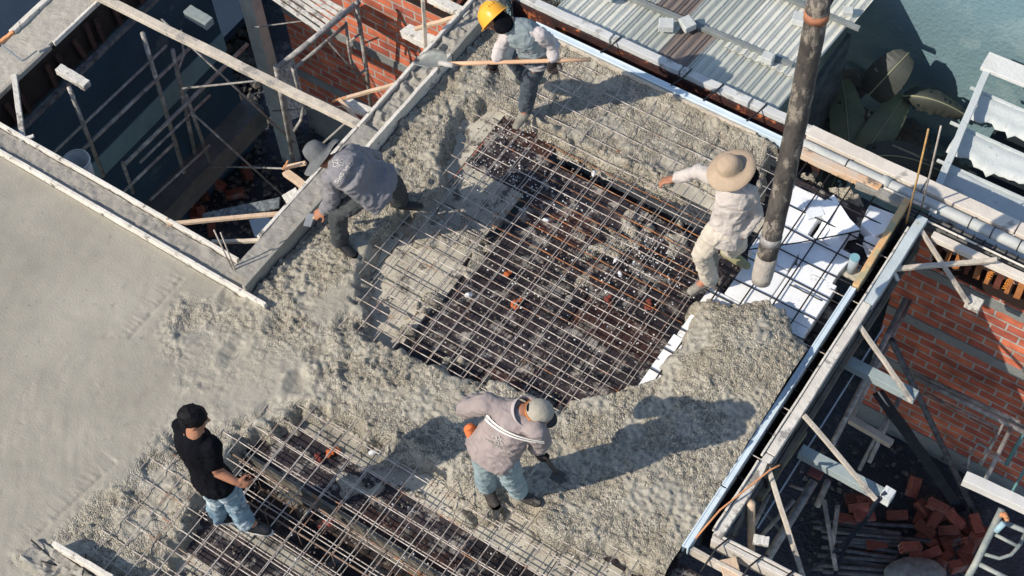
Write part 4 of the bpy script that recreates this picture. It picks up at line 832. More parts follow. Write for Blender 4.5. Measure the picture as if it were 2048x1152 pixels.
# ================================================================ RUBBLE + BRICKS
rb = MB()
def rubble(px0, py0, px1, py1, n, z, s0, s1):
    for _ in range(n):
        p = at(random.uniform(px0, px1), random.uniform(py0, py1), z); crumb(rb, p.x, p.y, z + random.uniform(0, .06), random.uniform(s0, s1))
rubble(400, 250, 640, 480, 420, -3.47, .01, .05); rubble(430, 0, 520, 240, 380, -3.47, .02, .09); rubble(1600, 880, 1960, 1152, 300, -3.47, .01, .04)
rb.build('rubble', mat('rubble_stone', (.16, .15, .14), (.05, .048, .046), 6, .9, .5, 40), kind='stuff', label='loose dark rubble and soil clods on the pit floors', cat='rubble')
def brick_mesh(Lx=.19, wy=.085, hz_=.085):
    B = MB(); g = [-.5, -.32, -.09, .09, .32, .5]; hol = {(1, 1), (3, 1), (1, 3), (3, 3)}
    for e, s in ((-1, 0), (1, 1)):
        vs = [(e * Lx / 2, g[i] * wy, g[j] * hz_) for i in range(6) for j in range(6)]; fs = []
        for i in range(5):
            for j in range(5):
                if (i, j) in hol: continue
                q = [i * 6 + j, (i + 1) * 6 + j, (i + 1) * 6 + j + 1, i * 6 + j + 1]; fs.append(tuple(q if s else q[::-1]))
        B.add(vs, fs)
    def tubeq(a0, a1, b0, b1, inv):
        c = [(a0, b0), (a1, b0), (a1, b1), (a0, b1)]; vs = [(-Lx / 2, y * wy, z * hz_) for y, z in c] + [(Lx / 2, y * wy, z * hz_) for y, z in c]
        B.add(vs, [((i, i + 4, (i + 1) % 4 + 4, (i + 1) % 4) if inv else (i, (i + 1) % 4, (i + 1) % 4 + 4, i + 4)) for i in range(4)])
    tubeq(-.5, .5, -.5, .5, False)
    for (i, j) in hol: tubeq(g[i], g[i + 1], g[j], g[j + 1], True)
    me = B.mesh('brick'); me.materials.append(mat('loose_clay_brick', (.30, .095, .06), (.17, .06, .045), 14, .9, .6, 60, c3=(.19, .15, .14), sc3=7, t3=.56, rnd=.45)); return me
bme = brick_mesh()
br_px = [(1827,974),(1848,1019),(1839,1036),(1875,1013),(1893,1031),(1867,1041),(1899,1061),(1929,1057),(1953,1050),(1962,1071),(1942,1083),(1853,1081),(1870,1087),(1891,1095),(1905,1080),(1831,1109),(1861,1109),(1887,1121),(1934,1117),(1939,1098),(1850,1060),(1910,1040),(1820,1095),(1880,1140),(1918,1132),(1845,1130)]
for i, (px, py) in enumerate(br_px):
    z = -3.43 + random.uniform(0, .16); p = at(px, py, z); o = link('clay_brick', bme, label='loose red hollow clay brick in the tumbled heap on the right pit floor', cat='brick', group='bricks heaped in the right pit')
    o.location = p; o.rotation_euler = (random.uniform(-.5, .5), random.uniform(-.5, .5), random.uniform(0, 3.14))
for i, (px, py) in enumerate([(1712,1000),(1732,1003),(1728,1036),(1752,1093),(1794,1032),(1718,1018),(1690,1040)]):
    p = at(px, py, -3.36); o = link('clay_brick', bme, label='red hollow clay brick lying among the steel pipes on the right pit floor', cat='brick', group='bricks among the pipes')
    o.location = p; o.rotation_euler = (random.uniform(-.2, .2), random.uniform(-.2, .2), .6 + random.uniform(-.2, .2))
for i, (px, py) in enumerate([(493,347),(435,368),(470,388),(375,402),(384,412),(400,398),(423,455),(388,428),(405,430)]):
    p = at(px, py, -3.40); o = link('clay_brick', bme, label='red clay brick lying in the rubble of the left pit', cat='brick', group='bricks in the left pit')
    o.location = p; o.rotation_euler = (random.uniform(-.5, .5), random.uniform(-.5, .5), random.uniform(0, 3.14))
dkt = mat('dark_tube', (.16, .165, .17), (.06, .065, .07), 14, .6, .5, 60, metal=.2)
for i in range(15):
    y0 = 1042 + i * 6.5 + (10 if i > 8 else 0); a = at(1625 + random.uniform(0, 60), y0, -3.38 + random.uniform(0, .06)); b = at(1845 + random.uniform(-60, 25), y0 + 14 + random.uniform(-4, 10), -3.38 + random.uniform(0, .06))
    o = MB().path([a, b], .021, 10).build('steel_pipe', dkt, smooth=True, label='grey scaffold pipe in the stack lying on the right pit floor', cat='pipe', group='pipes stacked on the right pit floor'); recenter(o)
o = MB(); sk = at(1830, 1148, -3.3); o.ell(sk, (.28, .16, .10), Matrix.Rotation(.6, 3, 'Z'), 24, 14)
o.v = [tuple(Vector(v) + Vector((0, 0, .02 * mn.noise(Vector(v) * 14)))) for v in o.v]; o = o.build('cement_sack', mat('pale_sack', (.27, .28, .26), (.14, .15, .15), 18, .8, .4), smooth=True, label='pale crumpled sack at the bottom edge below the brick heap', cat='sack'); recenter(o)
# ================================================================ RIGHT PIT TIMBERS AND SCAFFOLD
gb = mat('grey_green_beam', (.36, .42, .42), (.27, .33, .34), 6, .75, .4, 40, c3=(.20, .23, .24), sc3=7, t3=.62)
stick('timber_beam', (1690,722), -.34, (1832,795), -.34, .085, .085, gb, 'grey-green square beam jutting from the edge into the right pit, nearest the brick wall')
stick('timber_beam', (1600,902), -.34, (1768,992), -.34, .085, .085, gb, 'grey-green square beam jutting from the edge with a cable tied to its end')
stick('timber_beam_cap', (1764,986), -.32, (1784,998), -.32, .10, .10, mat('paint_white_block', (.66, .70, .70), (.5, .52, .52), 9), 'chipped white block end of the beam that carries the cable', 'block')
stick('timber_beam', (1928,956), -.25, (2065,1020), -.25, .085, .085, mat('clean_white_beam', (.66, .65, .62), (.56, .55, .52), 6, .7, .2), 'clean white square beam entering from the right edge with an orange tip')
stick('timber_beam', (1934,600), -.35, (1962,614), -.35, .09, .08, M_dry(), 'short white block against the brick wall at the foot of a brace')
stick('timber_beam', (1700,838), -1.3, (1784,888), -1.3, .06, .06, M_timberw(), 'weathered round-edged beam lower down in the right pit')
stick('timber_brace', (1711,640), .03, (1824,802), -.30, .034, .028, M_timberw(), 'pale diagonal brace from the edge board to the grey-green beam nearest the wall')
stick('timber_brace', (1608,830), .03, (1752,1000), -.28, .034, .028, M_timberw(), 'pale diagonal brace from the edge board to the beam with the cable')
stick('timber_brace', (1536,935), .03, (1608,1160), -.28, .034, .028, M_timberw(), 'pale diagonal brace running off the bottom edge beside the black hooked hose')
stick('timber_brace', (1783,538), -.02, (1994,520), .03, .038, .028, M_timberw(), 'pale brace lying almost level between edge board and long white beam', )
stick('timber_brace', (1832,446), .05, (1936,607), -.30, .034, .028, M_timberw(), 'pale diagonal brace crossing the level one before the brick wall')
stick('timber_peg', (1786,540), -.03, (1796,562), -.1, .03, .02, M_dry(), 'small white peg under the left end of the level brace')
o = MB().path([at(1502,1006,.0), at(1503,1110,-.9)], [.030, .026], 12).build('wooden_post', M_timber(), smooth=True, label='round wooden post with a cut light top near the bottom of the right pit', cat='post'); recenter(o)
for lb_, a, za, b, zb, r in (('long dark inclined pole from the corner down to the brick heap', (1783,680), -1.0, (1951,1030), -3.4, .028),
    ('left one of two parallel tubes under the peeling apron', (1812,598), -.9, (1664,890), -1.1, .024), ('right one of two parallel tubes under the peeling apron', (1828,585), -1.3, (1700,840), -1.4, .022),
    ('grey tube sloping down left of the weathered beam', (1800,795), -1.8, (1738,925), -2.2, .020), ('thinner grey tube beside the weathered beam', (1776,830), -1.9, (1718,940), -2.3, .018),
    ('thick pale tube with a red plate at its top in the lower right pit', (1628,962), -.9, (1528,1128), -1.1, .034), ('short pale tube beside the one with the red plate', (1656,962), -1.3, (1634,1012), -1.5, .026),
    ('thin tube left of the round wooden post', (1538,988), -1.2, (1508,1050), -1.3, .018), ('thin slanted tube right of the round wooden post', (1588,1000), -1.4, (1522,1073), -1.6, .018),
    ('crossing tube low behind the cable', (1676,1010), -2.6, (1665,1090), -2.8, .020), ('inclined tube low beside the cable', (1648,1000), -2.2, (1672,1140), -2.6, .020),
    ('thin level tube under the beam with the cable', (1580,970), -1.6, (1622,985), -1.6, .014), ('dark thin tube across the lower left of the right pit', (1524,1018), -1.5, (1562,1062), -1.7, .014)):
    o = MB().path([at(*a, za), at(*b, zb)], r, 10).build('scaffold_tube', dkt if 'dark' in lb_ else M_tube(), smooth=True, label=lb_, cat='tube'); recenter(o)
o = MB().beam(at(1757,786,-1.5), at(1922,1020,-3.4), .09, .03, (.3, -1, 1), 12, .003).build('fallen_plank', dkply, label='dark stained plank leaning down to the brick heap', cat='plank'); recenter(o)
o = MB().beam(at(1757,784,-1.46), at(1862,932,-2.7), .012, .012, (0, 0, 1), 4, .001).build('white_lath', M_dry(), label='thin white lath along the dark stained plank', cat='lath'); recenter(o)
MB().box((0, 0, 0), (.09, .09, .012))
Y2 = 7.15
tubes('scaffold', 'scaffold frame with double ledgers against the right brick wall', 'scaffold', [
    ('ledger', aty(1820,742,Y2 + .1), aty(2040,845,Y2 + .1), .020), ('ledger', aty(1826,752,Y2), aty(2055,868,Y2), .022), ('rail', aty(1850,787,Y2), aty(1998,859,Y2), .010),
    ('spacer', aty(1853,772,Y2), aty(1846,790,Y2), .009), ('spacer', aty(1929,808,Y2), aty(1925,824,Y2), .009),
    ('post', aty(2024,852,Y2), aty(1970,962,Y2 - .5), .020), ('post', aty(2008,846,Y2), aty(1962,930,Y2 - .3), .013),
    ('rung', at(1958,885,-2.6), at(1976,897,-2.6), .014), ('rung', at(1980,908,-2.6), at(2010,925,-2.6), .013), ('curved_tube', at(1957,886,-2.6), at(1938,915,-2.8), at(1936,935,-2.9), at(1947,955,-3.0), .010)])
tubes('scaffold', 'blue-green scaffold leg at the right edge in front of the brick wall', 'scaffold', [('post', at(2062,840,-2.0), at(2012,930,-2.4), .018), ('post', at(2068,905,-1.6), at(2015,1000,-2.0), .012)], mat('teal_tube', (.13, .28, .28), (.08, .17, .18), 9, .6, .3))
tubes('scaffold', 'pale scaffold frame with arched rung, bottom right corner', 'scaffold', [
    ('post', at(2004,1018,-.7), at(1951,1128,-1.0), at(1930,1165,-1.05), .027), ('rung', at(1952,1125,-1.0), at(2025,1162,-1.0), .019), ('rung', at(1988,1068,-.85), at(2035,1092,-.85), .014),
    ('curved_tube', at(1968,1108,-.95), at(1998,1117,-.95), at(2022,1110,-.95), at(2040,1090,-.95), at(2052,1062,-.95), .014), ('rung', at(2008,1045,-.75), at(2060,1066,-.75), .020)], mat('pale_teal_tube', (.38, .40, .37), (.20, .24, .24), 10, .6, .4))
o = MB().path([at(2008,1046,-.66), at(1992,1062,-.74)], .024, 10).build('coupler_sleeve', mat('light_blue_sleeve', (.40, .58, .66), (.3, .45, .52), 8), smooth=True, label='light blue sleeve around the top of the pale corner frame', cat='sleeve'); recenter(o)
o = MB(); p = at(2010, 1030, -.62)
for i in range(5): o.ell(p + Vector((random.gauss(0, .015), random.gauss(0, .015), random.gauss(0, .012))), (.028, .02, .018), Matrix.Rotation(random.random() * 3, 3, 'Z'), 10, 8)
o = o.build('orange_knot', M_orange(), smooth=True, label='knotted orange rag under the clean white beam', cat='rag'); recenter(o)
for lb_, pts, r in (('blue-black cable hanging from the chipped white beam end', [at(1772,985,-.27), at(1752,1004,-.4), at(1735,1035,-1.2), at(1708,1068,-1.9), at(1688,1100,-2.5), at(1668,1155,-3.1)], .017),
    ('second thinner black cable looping left across the pit', [at(1760,1000,-.42), at(1738,1030,-1.2), at(1700,1072,-2.0), at(1655,1115,-2.6), at(1590,1160,-2.9)], .010),
    ('black cable bow in the lower left of the right pit', [at(1570,1062,-2.2), at(1600,1048,-2.2), at(1640,1040,-2.3), at(1660,1062,-2.5)], .011)):
    q_ = [Vector(p) for p in pts]; sm_ = []
    for i in range(len(q_) - 1):
        p0 = q_[max(i - 1, 0)]; p1 = q_[i]; p2 = q_[i + 1]; p3 = q_[min(i + 2, len(q_) - 1)]
        for j in range(6):
            t = j / 6; sm_.append(.5 * ((2 * p1) + (p2 - p0) * t + (2 * p0 - 5 * p1 + 4 * p2 - p3) * t * t + (3 * p1 - p0 - 3 * p2 + p3) * t ** 3))
    sm_.append(q_[-1]); o = MB().path(sm_, r, 8).build('cable', mat('black_cable', (.02, .03, .05), (.012, .02, .035), 9, .5, .1), smooth=True, label=lb_, cat='cable'); recenter(o)
o = MB().box((-.055, -.045, 0), (.055, .045, .016)); c0 = at(1632, 946, -.85); o.v = [tuple(c0 + Vector(v)) for v in o.v]; o = o.build('rusty_plate', mat('rusty_plate', (.26, .09, .07), (.14, .05, .045), 14, .8, .4), bevel=.003, label='small rusty red plate on the thick pale tube', cat='plate'); recenter(o)
# ================================================================ PEOPLE
def J(px, py, z): return at(px, py, z)
def remeshed(name, B, m, vox=.010, wr=0, seed=1, parent=None, smooth=2, stretch=(1, 1, 1), wsc=.05):
    me = B.mesh('tmp'); o = bpy.data.objects.new('tmp', me); C.objects.link(o)
    r = o.modifiers.new('r', 'REMESH'); r.mode = 'VOXEL'; r.voxel_size = vox; r.use_smooth_shade = True
    if smooth: s_ = o.modifiers.new('s', 'SMOOTH'); s_.iterations = smooth; s_.factor = .6
    bpy.context.view_layer.update()
    me2 = bpy.data.meshes.new_from_object(o.evaluated_get(bpy.context.evaluated_depsgraph_get())); bpy.data.objects.remove(o); bpy.data.meshes.remove(me)
    n = len(me2.vertices); me2.name = name
    if wr and n:
        co = np.empty(n * 3); me2.vertices.foreach_get('co', co); co = co.reshape(-1, 3); no = np.empty(n * 3); me2.vertices.foreach_get('normal', no); no = no.reshape(-1, 3)
        q_ = co * np.array(stretch); q_ = q_ + .03 * vnoise3(co, .12, seed + 5)[:, None]
        d = (1 - np.abs(vnoise3(q_, wsc, seed))) ** 3 * .8 + .6 * (1 - np.abs(vnoise3(q_ + 3, wsc * 2.1, seed + 1))) ** 3 + .3 * vnoise3(q_, wsc * .45, seed + 2)
        co = co + no * (wr * (d - .55))[:, None]; me2.vertices.foreach_set('co', co.ravel()); me2.update()
    me2.materials.clear(); me2.materials.append(m); me2.polygons.foreach_set('use_smooth', [True] * len(me2.polygons))
    return link(name, me2, parent)
def limb(B, pts, rs, n=14):
    """tapered limb with round ends"""
    q_ = []; r_ = []
    for i in range(len(pts) - 1):
        a = Vector(pts[i]); b = Vector(pts[i + 1])
        for k in range(6): t = k / 6; q_.append(a.lerp(b, t)); r_.append(rs[i] + (rs[i + 1] - rs[i]) * t)
    q_.append(Vector(pts[-1])); r_.append(rs[-1]); B.path(q_, r_, n)
    for p, r in zip(pts, rs): B.ell(p, (r, r, r), None, 12, 8)
def frame_of(fw, up):
    fw = Vector(fw).normalized(); up = Vector(up); sd = fw.cross(up).normalized(); u = sd.cross(fw).normalized()
    return Matrix((sd, fw, u)).transposed()            # columns: right, forward, up
def hand(B, wrist, dirv, palm_n, curl=.6, side=1, s=1.0):
    """palm + five unequal fingers; palm_n is where the palm faces, thumb on the given side"""
    d = Vector(dirv).normalized(); n = Vector(palm_n); n = (n - d * n.dot(d)).normalized(); sd = d.cross(n) * side
    w0 = Vector(wrist); R_ = Matrix((sd, d, n)).transposed()
    B.ell(w0 + d * .050 * s, (.040 * s, .052 * s, .017 * s), R_, 14, 8); limb(B, [w0 - d * .01, w0 + d * .03 * s], [.026 * s, .027 * s], 10)
    for k, (off, ln, r) in enumerate(((-.029, .070, .0088), (-.010, .080, .0095), (.010, .075, .0092), (.029, .058, .0080))):
        p = w0 + d * (.088 - abs(k - 1.3) * .004) * s - sd * off * s * 1.0; a = 0; pts = [p - d * .02 * s, p]; dd = d
        for j, f in enumerate((.45, .32, .25)):
            a += curl * (.9, 1.1, .9)[j]; dd = d * math.cos(a) + n * math.sin(a); p = p + dd * ln * f * s; pts.append(p)
        limb(B, pts, [r * s, r * s, r * .97 * s, r * .9 * s, r * .8 * s], 8)
    p = w0 + d * .030 * s + sd * .030 * s; p2 = p + (sd * .75 + d * .6 + n * .35 * (1 + curl)).normalized() * .036 * s; p3 = p2 + (d * .8 + sd * .25 + n * .6 * curl).normalized() * .030 * s
    limb(B, [p, p2, p3], [.0125 * s, .0105 * s, .009 * s], 8)
def head(B, c, fw, up, s=1.0):
    R_ = frame_of(fw, up); P_ = lambda x, y, z: Vector(c) + R_ @ Vector((x, y, z)) * s
    B.ell(P_(0, -.008, .020), (.074 * s, .093 * s, .090 * s), R_, 20, 14); B.ell(P_(0, .028, -.045), (.054 * s, .060 * s, .062 * s), R_, 16, 12); B.ell(P_(0, .062, -.088), (.026 * s, .022 * s, .020 * s), R_)
    limb(B, [P_(0, .083, .008), P_(0, .100, -.028)], [.010 * s, .014 * s], 8)
    for e in (-1, 1):
        B.ell(P_(e * .079, -.005, -.018), (.010 * s, .019 * s, .030 * s), R_); B.ell(P_(e * .036, .060, -.025), (.022 * s, .018 * s, .016 * s), R_)
        B.ell(P_(e * .030, .074, .022), (.020 * s, .012 * s, .007 * s), R_, 12, 8)
    B.ell(P_(0, .080, -.057), (.023 * s, .010 * s, .006 * s), R_, 12, 8); B.ell(P_(0, .078, -.068), (.019 * s, .010 * s, .006 * s), R_, 12, 8)
    return R_, P_
def face(root, P_, R_, s=1.0):
    B = MB()
    for e in (-1, 1): B.ell(P_(e * .030, .082, .008), (.013 * s, .007 * s, .007 * s), R_, 10, 8)
    B.build('eye', mat('eye_white', (.55, .53, .50), (.5, .48, .45), 5, .2, 0), root, smooth=True)
    B = MB()
    for e in (-1, 1): B.ell(P_(e * .030, .088, .008), (.006 * s, .003 * s, .006 * s), R_, 8, 6)
    B.build('iris', mat('dark_iris', (.02, .012, .01), None, 5, .2, 0), root, smooth=True)
    MB().ell(P_(0, .090, -.062), (.020 * s, .003 * s, .0035 * s), R_, 10, 6).build('mouth', mat('lip', (.28, .10, .08), None, 5, .5, 0), root, smooth=True)
def torso(B, hip, chest, neck, shl, shr, k=1.0, hipw=.15, deep=.115):
    """stack of oriented ovals from pelvis to shoulders"""
    hip, chest, neck, shl, shr = map(Vector, (hip, chest, neck, shl, shr)); ac = (shr - shl).normalized()
    st = [(hip, hipw, .115), (hip.lerp(chest, .45), hipw * .92, .105), (chest, .165, deep), (chest.lerp(neck, .55), .150, deep * .85), (neck - (neck - chest) * .08, .085, .065)]
    for i in range(len(st) - 1):
        for j in range(6):
            t = j / 6; c = st[i][0].lerp(st[i + 1][0], t); a = st[i][1] + (st[i + 1][1] - st[i][1]) * t; b = st[i][2] + (st[i + 1][2] - st[i][2]) * t
            ax = (chest - hip if i < 2 else neck - chest).normalized(); f = ax.cross(ac).normalized(); sd = f.cross(ax).normalized()
            B.ell(c, (a * k, b * k, .065 * k), Matrix((sd, f, ax)).transposed(), 20, 10)
    limb(B, [shl, chest.lerp(neck, .6), shr], [.062 * k, .085 * k, .062 * k], 16)
def boot(root, ankle, toe, m, name='boot', h=.10, sole=None, s=1.0):
    ankle = Vector(ankle); toe = Vector(toe); d = Vector((toe.x - ankle.x, toe.y - ankle.y, toe.z - ankle.z + .0)); d.z = min(d.z, 0) * .3; d.normalize(); B = MB(); base = Vector((ankle.x, ankle.y, ankle.z - .07))
    limb(B, [base - d * .045 + Vector((0, 0, .005)), base + d * .05 + Vector((0, 0, .006)), base + d * .15 + Vector((0, 0, .0))], [.042 * s, .043 * s, .036 * s], 14)
    limb(B, [base - d * .02, base - d * .015 + Vector((0, 0, .07 + h))], [.045 * s, .048 * s], 14)
    o = remeshed(name, B, m, .010, .004, 3, root); z0 = ankle.z - .108
    co = o.data; 
    for v in co.vertices:
        if v.co.z < z0: v.co.z = z0
    if sole:
        S_ = MB(); R_ = frame_of(d, (0, 0, 1)); S_.ell(base + d * .055 + Vector((0, 0, -.026)), (.048, .145, .020), R_, 24, 8); S_.build('sole', sole, o, smooth=True)
    return o
def onto(me, root_o, name, m, parent, origin, xa, ya, off=.004, maxd=.4):
    """wrap flat shapes onto clothing: me coords (x,y,z) -> origin + x*xa + y*ya, then cast along the normal"""
    xa = Vector(xa).normalized(); ya = Vector(ya); ya = (ya - xa * ya.dot(xa)).normalized(); n = xa.cross(ya)
    if n.dot(CAMP - Vector(origin)) < 0: print('FLIP', name); n = -n
    mw = root_o.data; bvh = BVHTree.FromPolygons([v.co.copy() for v in mw.vertices], [tuple(p.vertices) for p in mw.polygons])
    bm = bmesh.new(); bm.from_mesh(me); bmesh.ops.remove_doubles(bm, verts=bm.verts, dist=1e-5); bmesh.ops.triangulate(bm, faces=bm.faces)
    for _ in range(3):
        es = [e for e in bm.edges if e.calc_length() > .009]
        if es: bmesh.ops.subdivide_edges(bm, edges=es, cuts=1); bmesh.ops.triangulate(bm, faces=bm.faces)
    bm.to_mesh(me); bm.free()
    def hit(p):
        h = bvh.ray_cast(p + n * .25, -n, .25 + maxd); return (h[0] - p).dot(n) if h[0] is not None else None
    xs_, ds_ = [], []
    for v in me.vertices:
        d_ = hit(Vector(origin) + xa * v.co.x + ya * v.co.y)
        if d_ is not None and abs(d_) < .12: xs_.append((1, v.co.x, v.co.y, v.co.x ** 2, v.co.x * v.co.y, v.co.y ** 2)); ds_.append(d_)
    A_ = np.array(xs_); D_ = np.array(ds_); k_ = np.linalg.lstsq(A_, D_, rcond=None)[0]; r_ = np.percentile(D_ - A_ @ k_, 88)
    for v in me.vertices:
        x, y = v.co.x, v.co.y; v.co = Vector(origin) + xa * x + ya * y + n * (float(np.dot((1, x, y, x * x, x * y, y * y), k_)) + r_ + off + v.co.z * .3)
    me.update(); me.materials.clear(); me.materials.append(m); return link(name, me, parent)
def strokes(lines, wd):
    B = MB()
    for l in lines:
        for i in range(len(l) - 1):
            a = Vector((*l[i], 0)); b = Vector((*l[i + 1], 0)); d = (b - a).normalized(); a = a - d * wd / 2; b = b + d * wd / 2; n_ = 4; s = Vector((-d.y, d.x, 0)) * wd / 2
            vs = []
            for k in range(n_ + 1): c = a.lerp(b, k / n_); vs += [c - s, c + s]
            B.add(vs, [(2 * k, 2 * k + 2, 2 * k + 3, 2 * k + 1) for k in range(n_)])
    return B.mesh('emblem')
def emblem(h):
    u = h / 10
    S1 = [(-1.7, 2.6), (-4.0, 1.4), (-4.0, -.2), (-2.0, -1.2), (-2.0, -3.2), (-4.0, -2.2)]
    S2 = [(4.0, 1.8), (2.0, 3.0), (2.0, .2), (4.0, -.9), (4.0, -2.6), (2.0, -3.8)]
    Bm = [(-1.0, -4.2), (-1.0, 4.2), (0, 4.9), (1.0, 4.2), (1.0, 1.2), (-1.0, .1), (1.0, -.8), (1.0, -4.2), (0, -4.9), (-1.0, -4.2)]
    sc_ = lambda l: [(x * u, y * u) for x, y in l]
    return strokes([sc_(S1), sc_(Bm), sc_(S2)], .5 * u)
cloth_print = mat('pale_print', (.52, .49, .47), (.46, .44, .42), 9, .8, 0)
M_glove = mat('dark_glove', (.055, .04, .04), (.03, .025, .025), 12, .8, .3)
# ---------------------------------------------------------------- worker with black T-shirt (front bay)
def person(loc, label): return None
M_blk = mat('black_cotton', (.006, .0065, .010), (.004, .0045, .007), 9, .85, .2, 60)
M_blk.node_tree.nodes['Principled BSDF'].inputs['Specular IOR Level'].default_value = .08
M_jean = mat('faded_denim', (.24, .36, .44), (.09, .15, .22), 9, .85, .4, 80, c3=(.50, .57, .60), sc3=6, t3=.54)
M_jeand = mat('pale_teal_denim', (.34, .42, .44), (.20, .27, .30), 8, .85, .4, 80, c3=(.45, .44, .40), sc3=6, t3=.64)
M_shoe = mat('black_shoe', (.015, .018, .024), (.01, .012, .016), 9, .6, .2); M_sole = mat('white_sole', (.62, .60, .56), (.5, .48, .45), 9, .7, .1)
M_hair = mat('black_hair', (.010, .010, .012), (.005, .005, .007), 40, .6, .6, 60, stretch=(1, 1, .3)); M_hair.node_tree.nodes['Principled BSDF'].inputs['Specular IOR Level'].default_value = .12
def build_body(name, label, j, s_head=1.0, hands=(True, True), body_k=.86):
    """one continuous skin surface; j holds the joints"""
    B = MB(); hc = j['head']; R_, P_ = head(B, hc, j['face'], j['hup'], s_head)
    limb(B, [j['neck'], Vector(hc) - Vector(j['hup']).normalized() * .05], [.058, .052])
    torso(B, j['hip'], j['chest'], j['neck'], j['shl'], j['shr'], body_k)
    for s in 'lr':
        limb(B, [j['sh' + s], j['el' + s], j['wr' + s]], [.050, .040, .028])
        limb(B, [j['hp' + s], j['kn' + s], j['an' + s]], [.078, .055, .040])
        limb(B, [j['an' + s], Vector(j['an' + s]).lerp(Vector(j['to' + s]), .6) - Vector((0, 0, .04))], [.036, .030])
        h_ = j.get('hand' + s)
        if h_: hand(B, j['wr' + s], h_[0], h_[1], h_[2], h_[3])
    root = remeshed(name, B, j.get('skin') or M_skin(), .0075, 0, 1, None, 1)
    tag(root, label, 'person'); root.location = Vector((0, 0, 0))
    return root, R_, P_
def rebase(root, p):
    """put the person's origin at the feet; children keep their place"""
    p = Vector(p)
    for v in root.data.vertices: v.co -= p
    root.location = p
    for ch in C.objects:
        if ch.parent == root: ch.matrix_parent_inverse = Matrix.Translation(-p)
def jacket(root, j, m, k=1.08, sleeves=(1.0, 1.0), wr=.014, seed=2, hem=.10, arm=(.074, .062, .050), name='jacket', hipw=.165, deep=.125):
    B = MB(); hip = Vector(j['hip']); ch = Vector(j['chest']); h2 = hip + (hip - ch).normalized() * hem
    torso(B, hip, j['chest'], j['neck'], j['shl'], j['shr'], k, hipw, deep)
    ac = (Vector(j['shr']) - Vector(j['shl'])).normalized(); ax = (ch - hip).normalized(); f = ax.cross(ac).normalized(); sd = f.cross(ax)
    for t in (0, .35, .7, 1): B.ell(hip.lerp(h2, t), (hipw * k * (1.02 + .04 * t), .130 * k, .05), Matrix((sd, f, ax)).transposed(), 20, 10)
    for s, c in zip('lr', sleeves):
        e = Vector(j['el' + s]); w_ = Vector(j['wr' + s])
        if c >= 1: limb(B, [j['sh' + s], e, e.lerp(w_, .93)], list(arm))
        else: limb(B, [j['sh' + s], Vector(j['sh' + s]).lerp(e, c)], [arm[0], arm[0] * .92])
    return remeshed(name, B, m, .0095, wr, seed, root, 2, wsc=.055)
def trousers(root, j, m, wr=.010, seed=4, r=(.098, .074, .060), down=.92, name='trousers'):
    B = MB(); B.ell(j['hip'], (.112, .10, .095), None)
    for s in 'lr':
        limb(B, [Vector(j['hip']).lerp(Vector(j['hp' + s]), .7) , j['hp' + s], j['kn' + s], Vector(j['kn' + s]).lerp(Vector(j['an' + s]), down)], [.088, r[0], r[1], r[2]])
    return remeshed(name, B, m, .0095, wr, seed, root, 2, stretch=(1, 1, .7), wsc=.05)
V_ = lambda *a: Vector(a)
# ======= E: man in black T-shirt
j = dict(head=J(389,836,1.56), face=(.75, .60, -.25), hup=(.10, .06, 1), neck=J(390,866,1.44), chest=J(392,893,1.24), hip=J(424,955,.90),
    shl=J(366,852,1.37), shr=J(421,890,1.36), ell=J(372,905,1.10), wrl=J(402,950,.93), elr=J(432,942,1.09), wrr=J(469,962,1.04),
    hpl=J(417,948,.86), hpr=J(443,966,.86), knl=J(431,990,.48), knr=J(466,995,.50), anl=J(436,1026,.11), anr=J(488,1040,.11), tol=J(462,1030,.04), tor=J(540,1060,.04))
j['handr'] = ((.7, .35, -.5), (-.2, .8, -.4), .9, 1); j['handl'] = ((.3, .2, -.9), (.6, -.6, 0), .5, -1)
pe, R_, P_ = build_body('person', 'man in a black T-shirt and faded blue jeans stepping across the front steel grid', j, .88)
jacket(pe, j, M_blk, .95, (.62, .62), .010, 12, .05, (.070, .058, .05), 'tshirt', .165, .12)
trousers(pe, j, M_jean, .015, 14, (.088, .070, .064), 1.12)
boot(pe, j['anl'], j['tol'], M_shoe, 'shoe', .03, M_sole, 1.15); boot(pe, j['anr'], j['tor'], M_shoe, 'shoe', .03, M_sole, 1.15)
B = MB(); B.ell(P_(0, -.018, .032), (.074, .090, .082), R_, 24, 16); B.ell(P_(0, -.055, -.015), (.066, .044, .054), R_)
for _ in range(60):
    a = random.uniform(0, 6.28); u = random.uniform(.15, 1); B.ell(P_(math.sin(a) * .068 * u, math.cos(a) * .082 * u - .018, .048 + .068 * math.sqrt(max(0, 1 - u * u))), (.012, .015, .009), R_, 8, 6)
remeshed('hair', B, M_hair, .008, .008, 7, pe, 1, wsc=.03); face(pe, P_, R_, .88); rebase(pe, J(470, 1045, 0))
# ======= A: yellow helmet with shovel
j = dict(head=J(991,38,1.36), face=(-.45, .15, -.85), hup=(-.75, .1, .65), neck=J(1022,50,1.33), chest=J(1050,72,1.20), hip=J(1076,112,.92),
    shl=J(1020,62,1.27), shr=J(1078,68,1.27), ell=J(1003,92,1.10), wrl=J(993,116,1.03), elr=J(1106,90,1.10), wrr=J(1106,116,1.04),
    hpl=J(1052,112,.90), hpr=J(1078,120,.88), knl=J(1018,108,.84), knr=J(1060,165,.50), anl=J(1050,150,.45), anr=J(1052,212,.11), tol=J(1062,156,.40), tor=J(1040,240,.03))
j['handl'] = ((-.25, -.2, -.9), (.5, -.5, -.1), 1.0, 1); j['handr'] = ((0, -.2, -.9), (.5, -.5, -.1), 1.0, -1); j['skin'] = M_glove
M_lg = mat('pale_work_shirt', (.58, .53, .52), (.44, .41, .41), 7, .85, .4, 60)
j.pop('skin')
gh = {s: j.pop('hand' + s) for s in 'lr'}
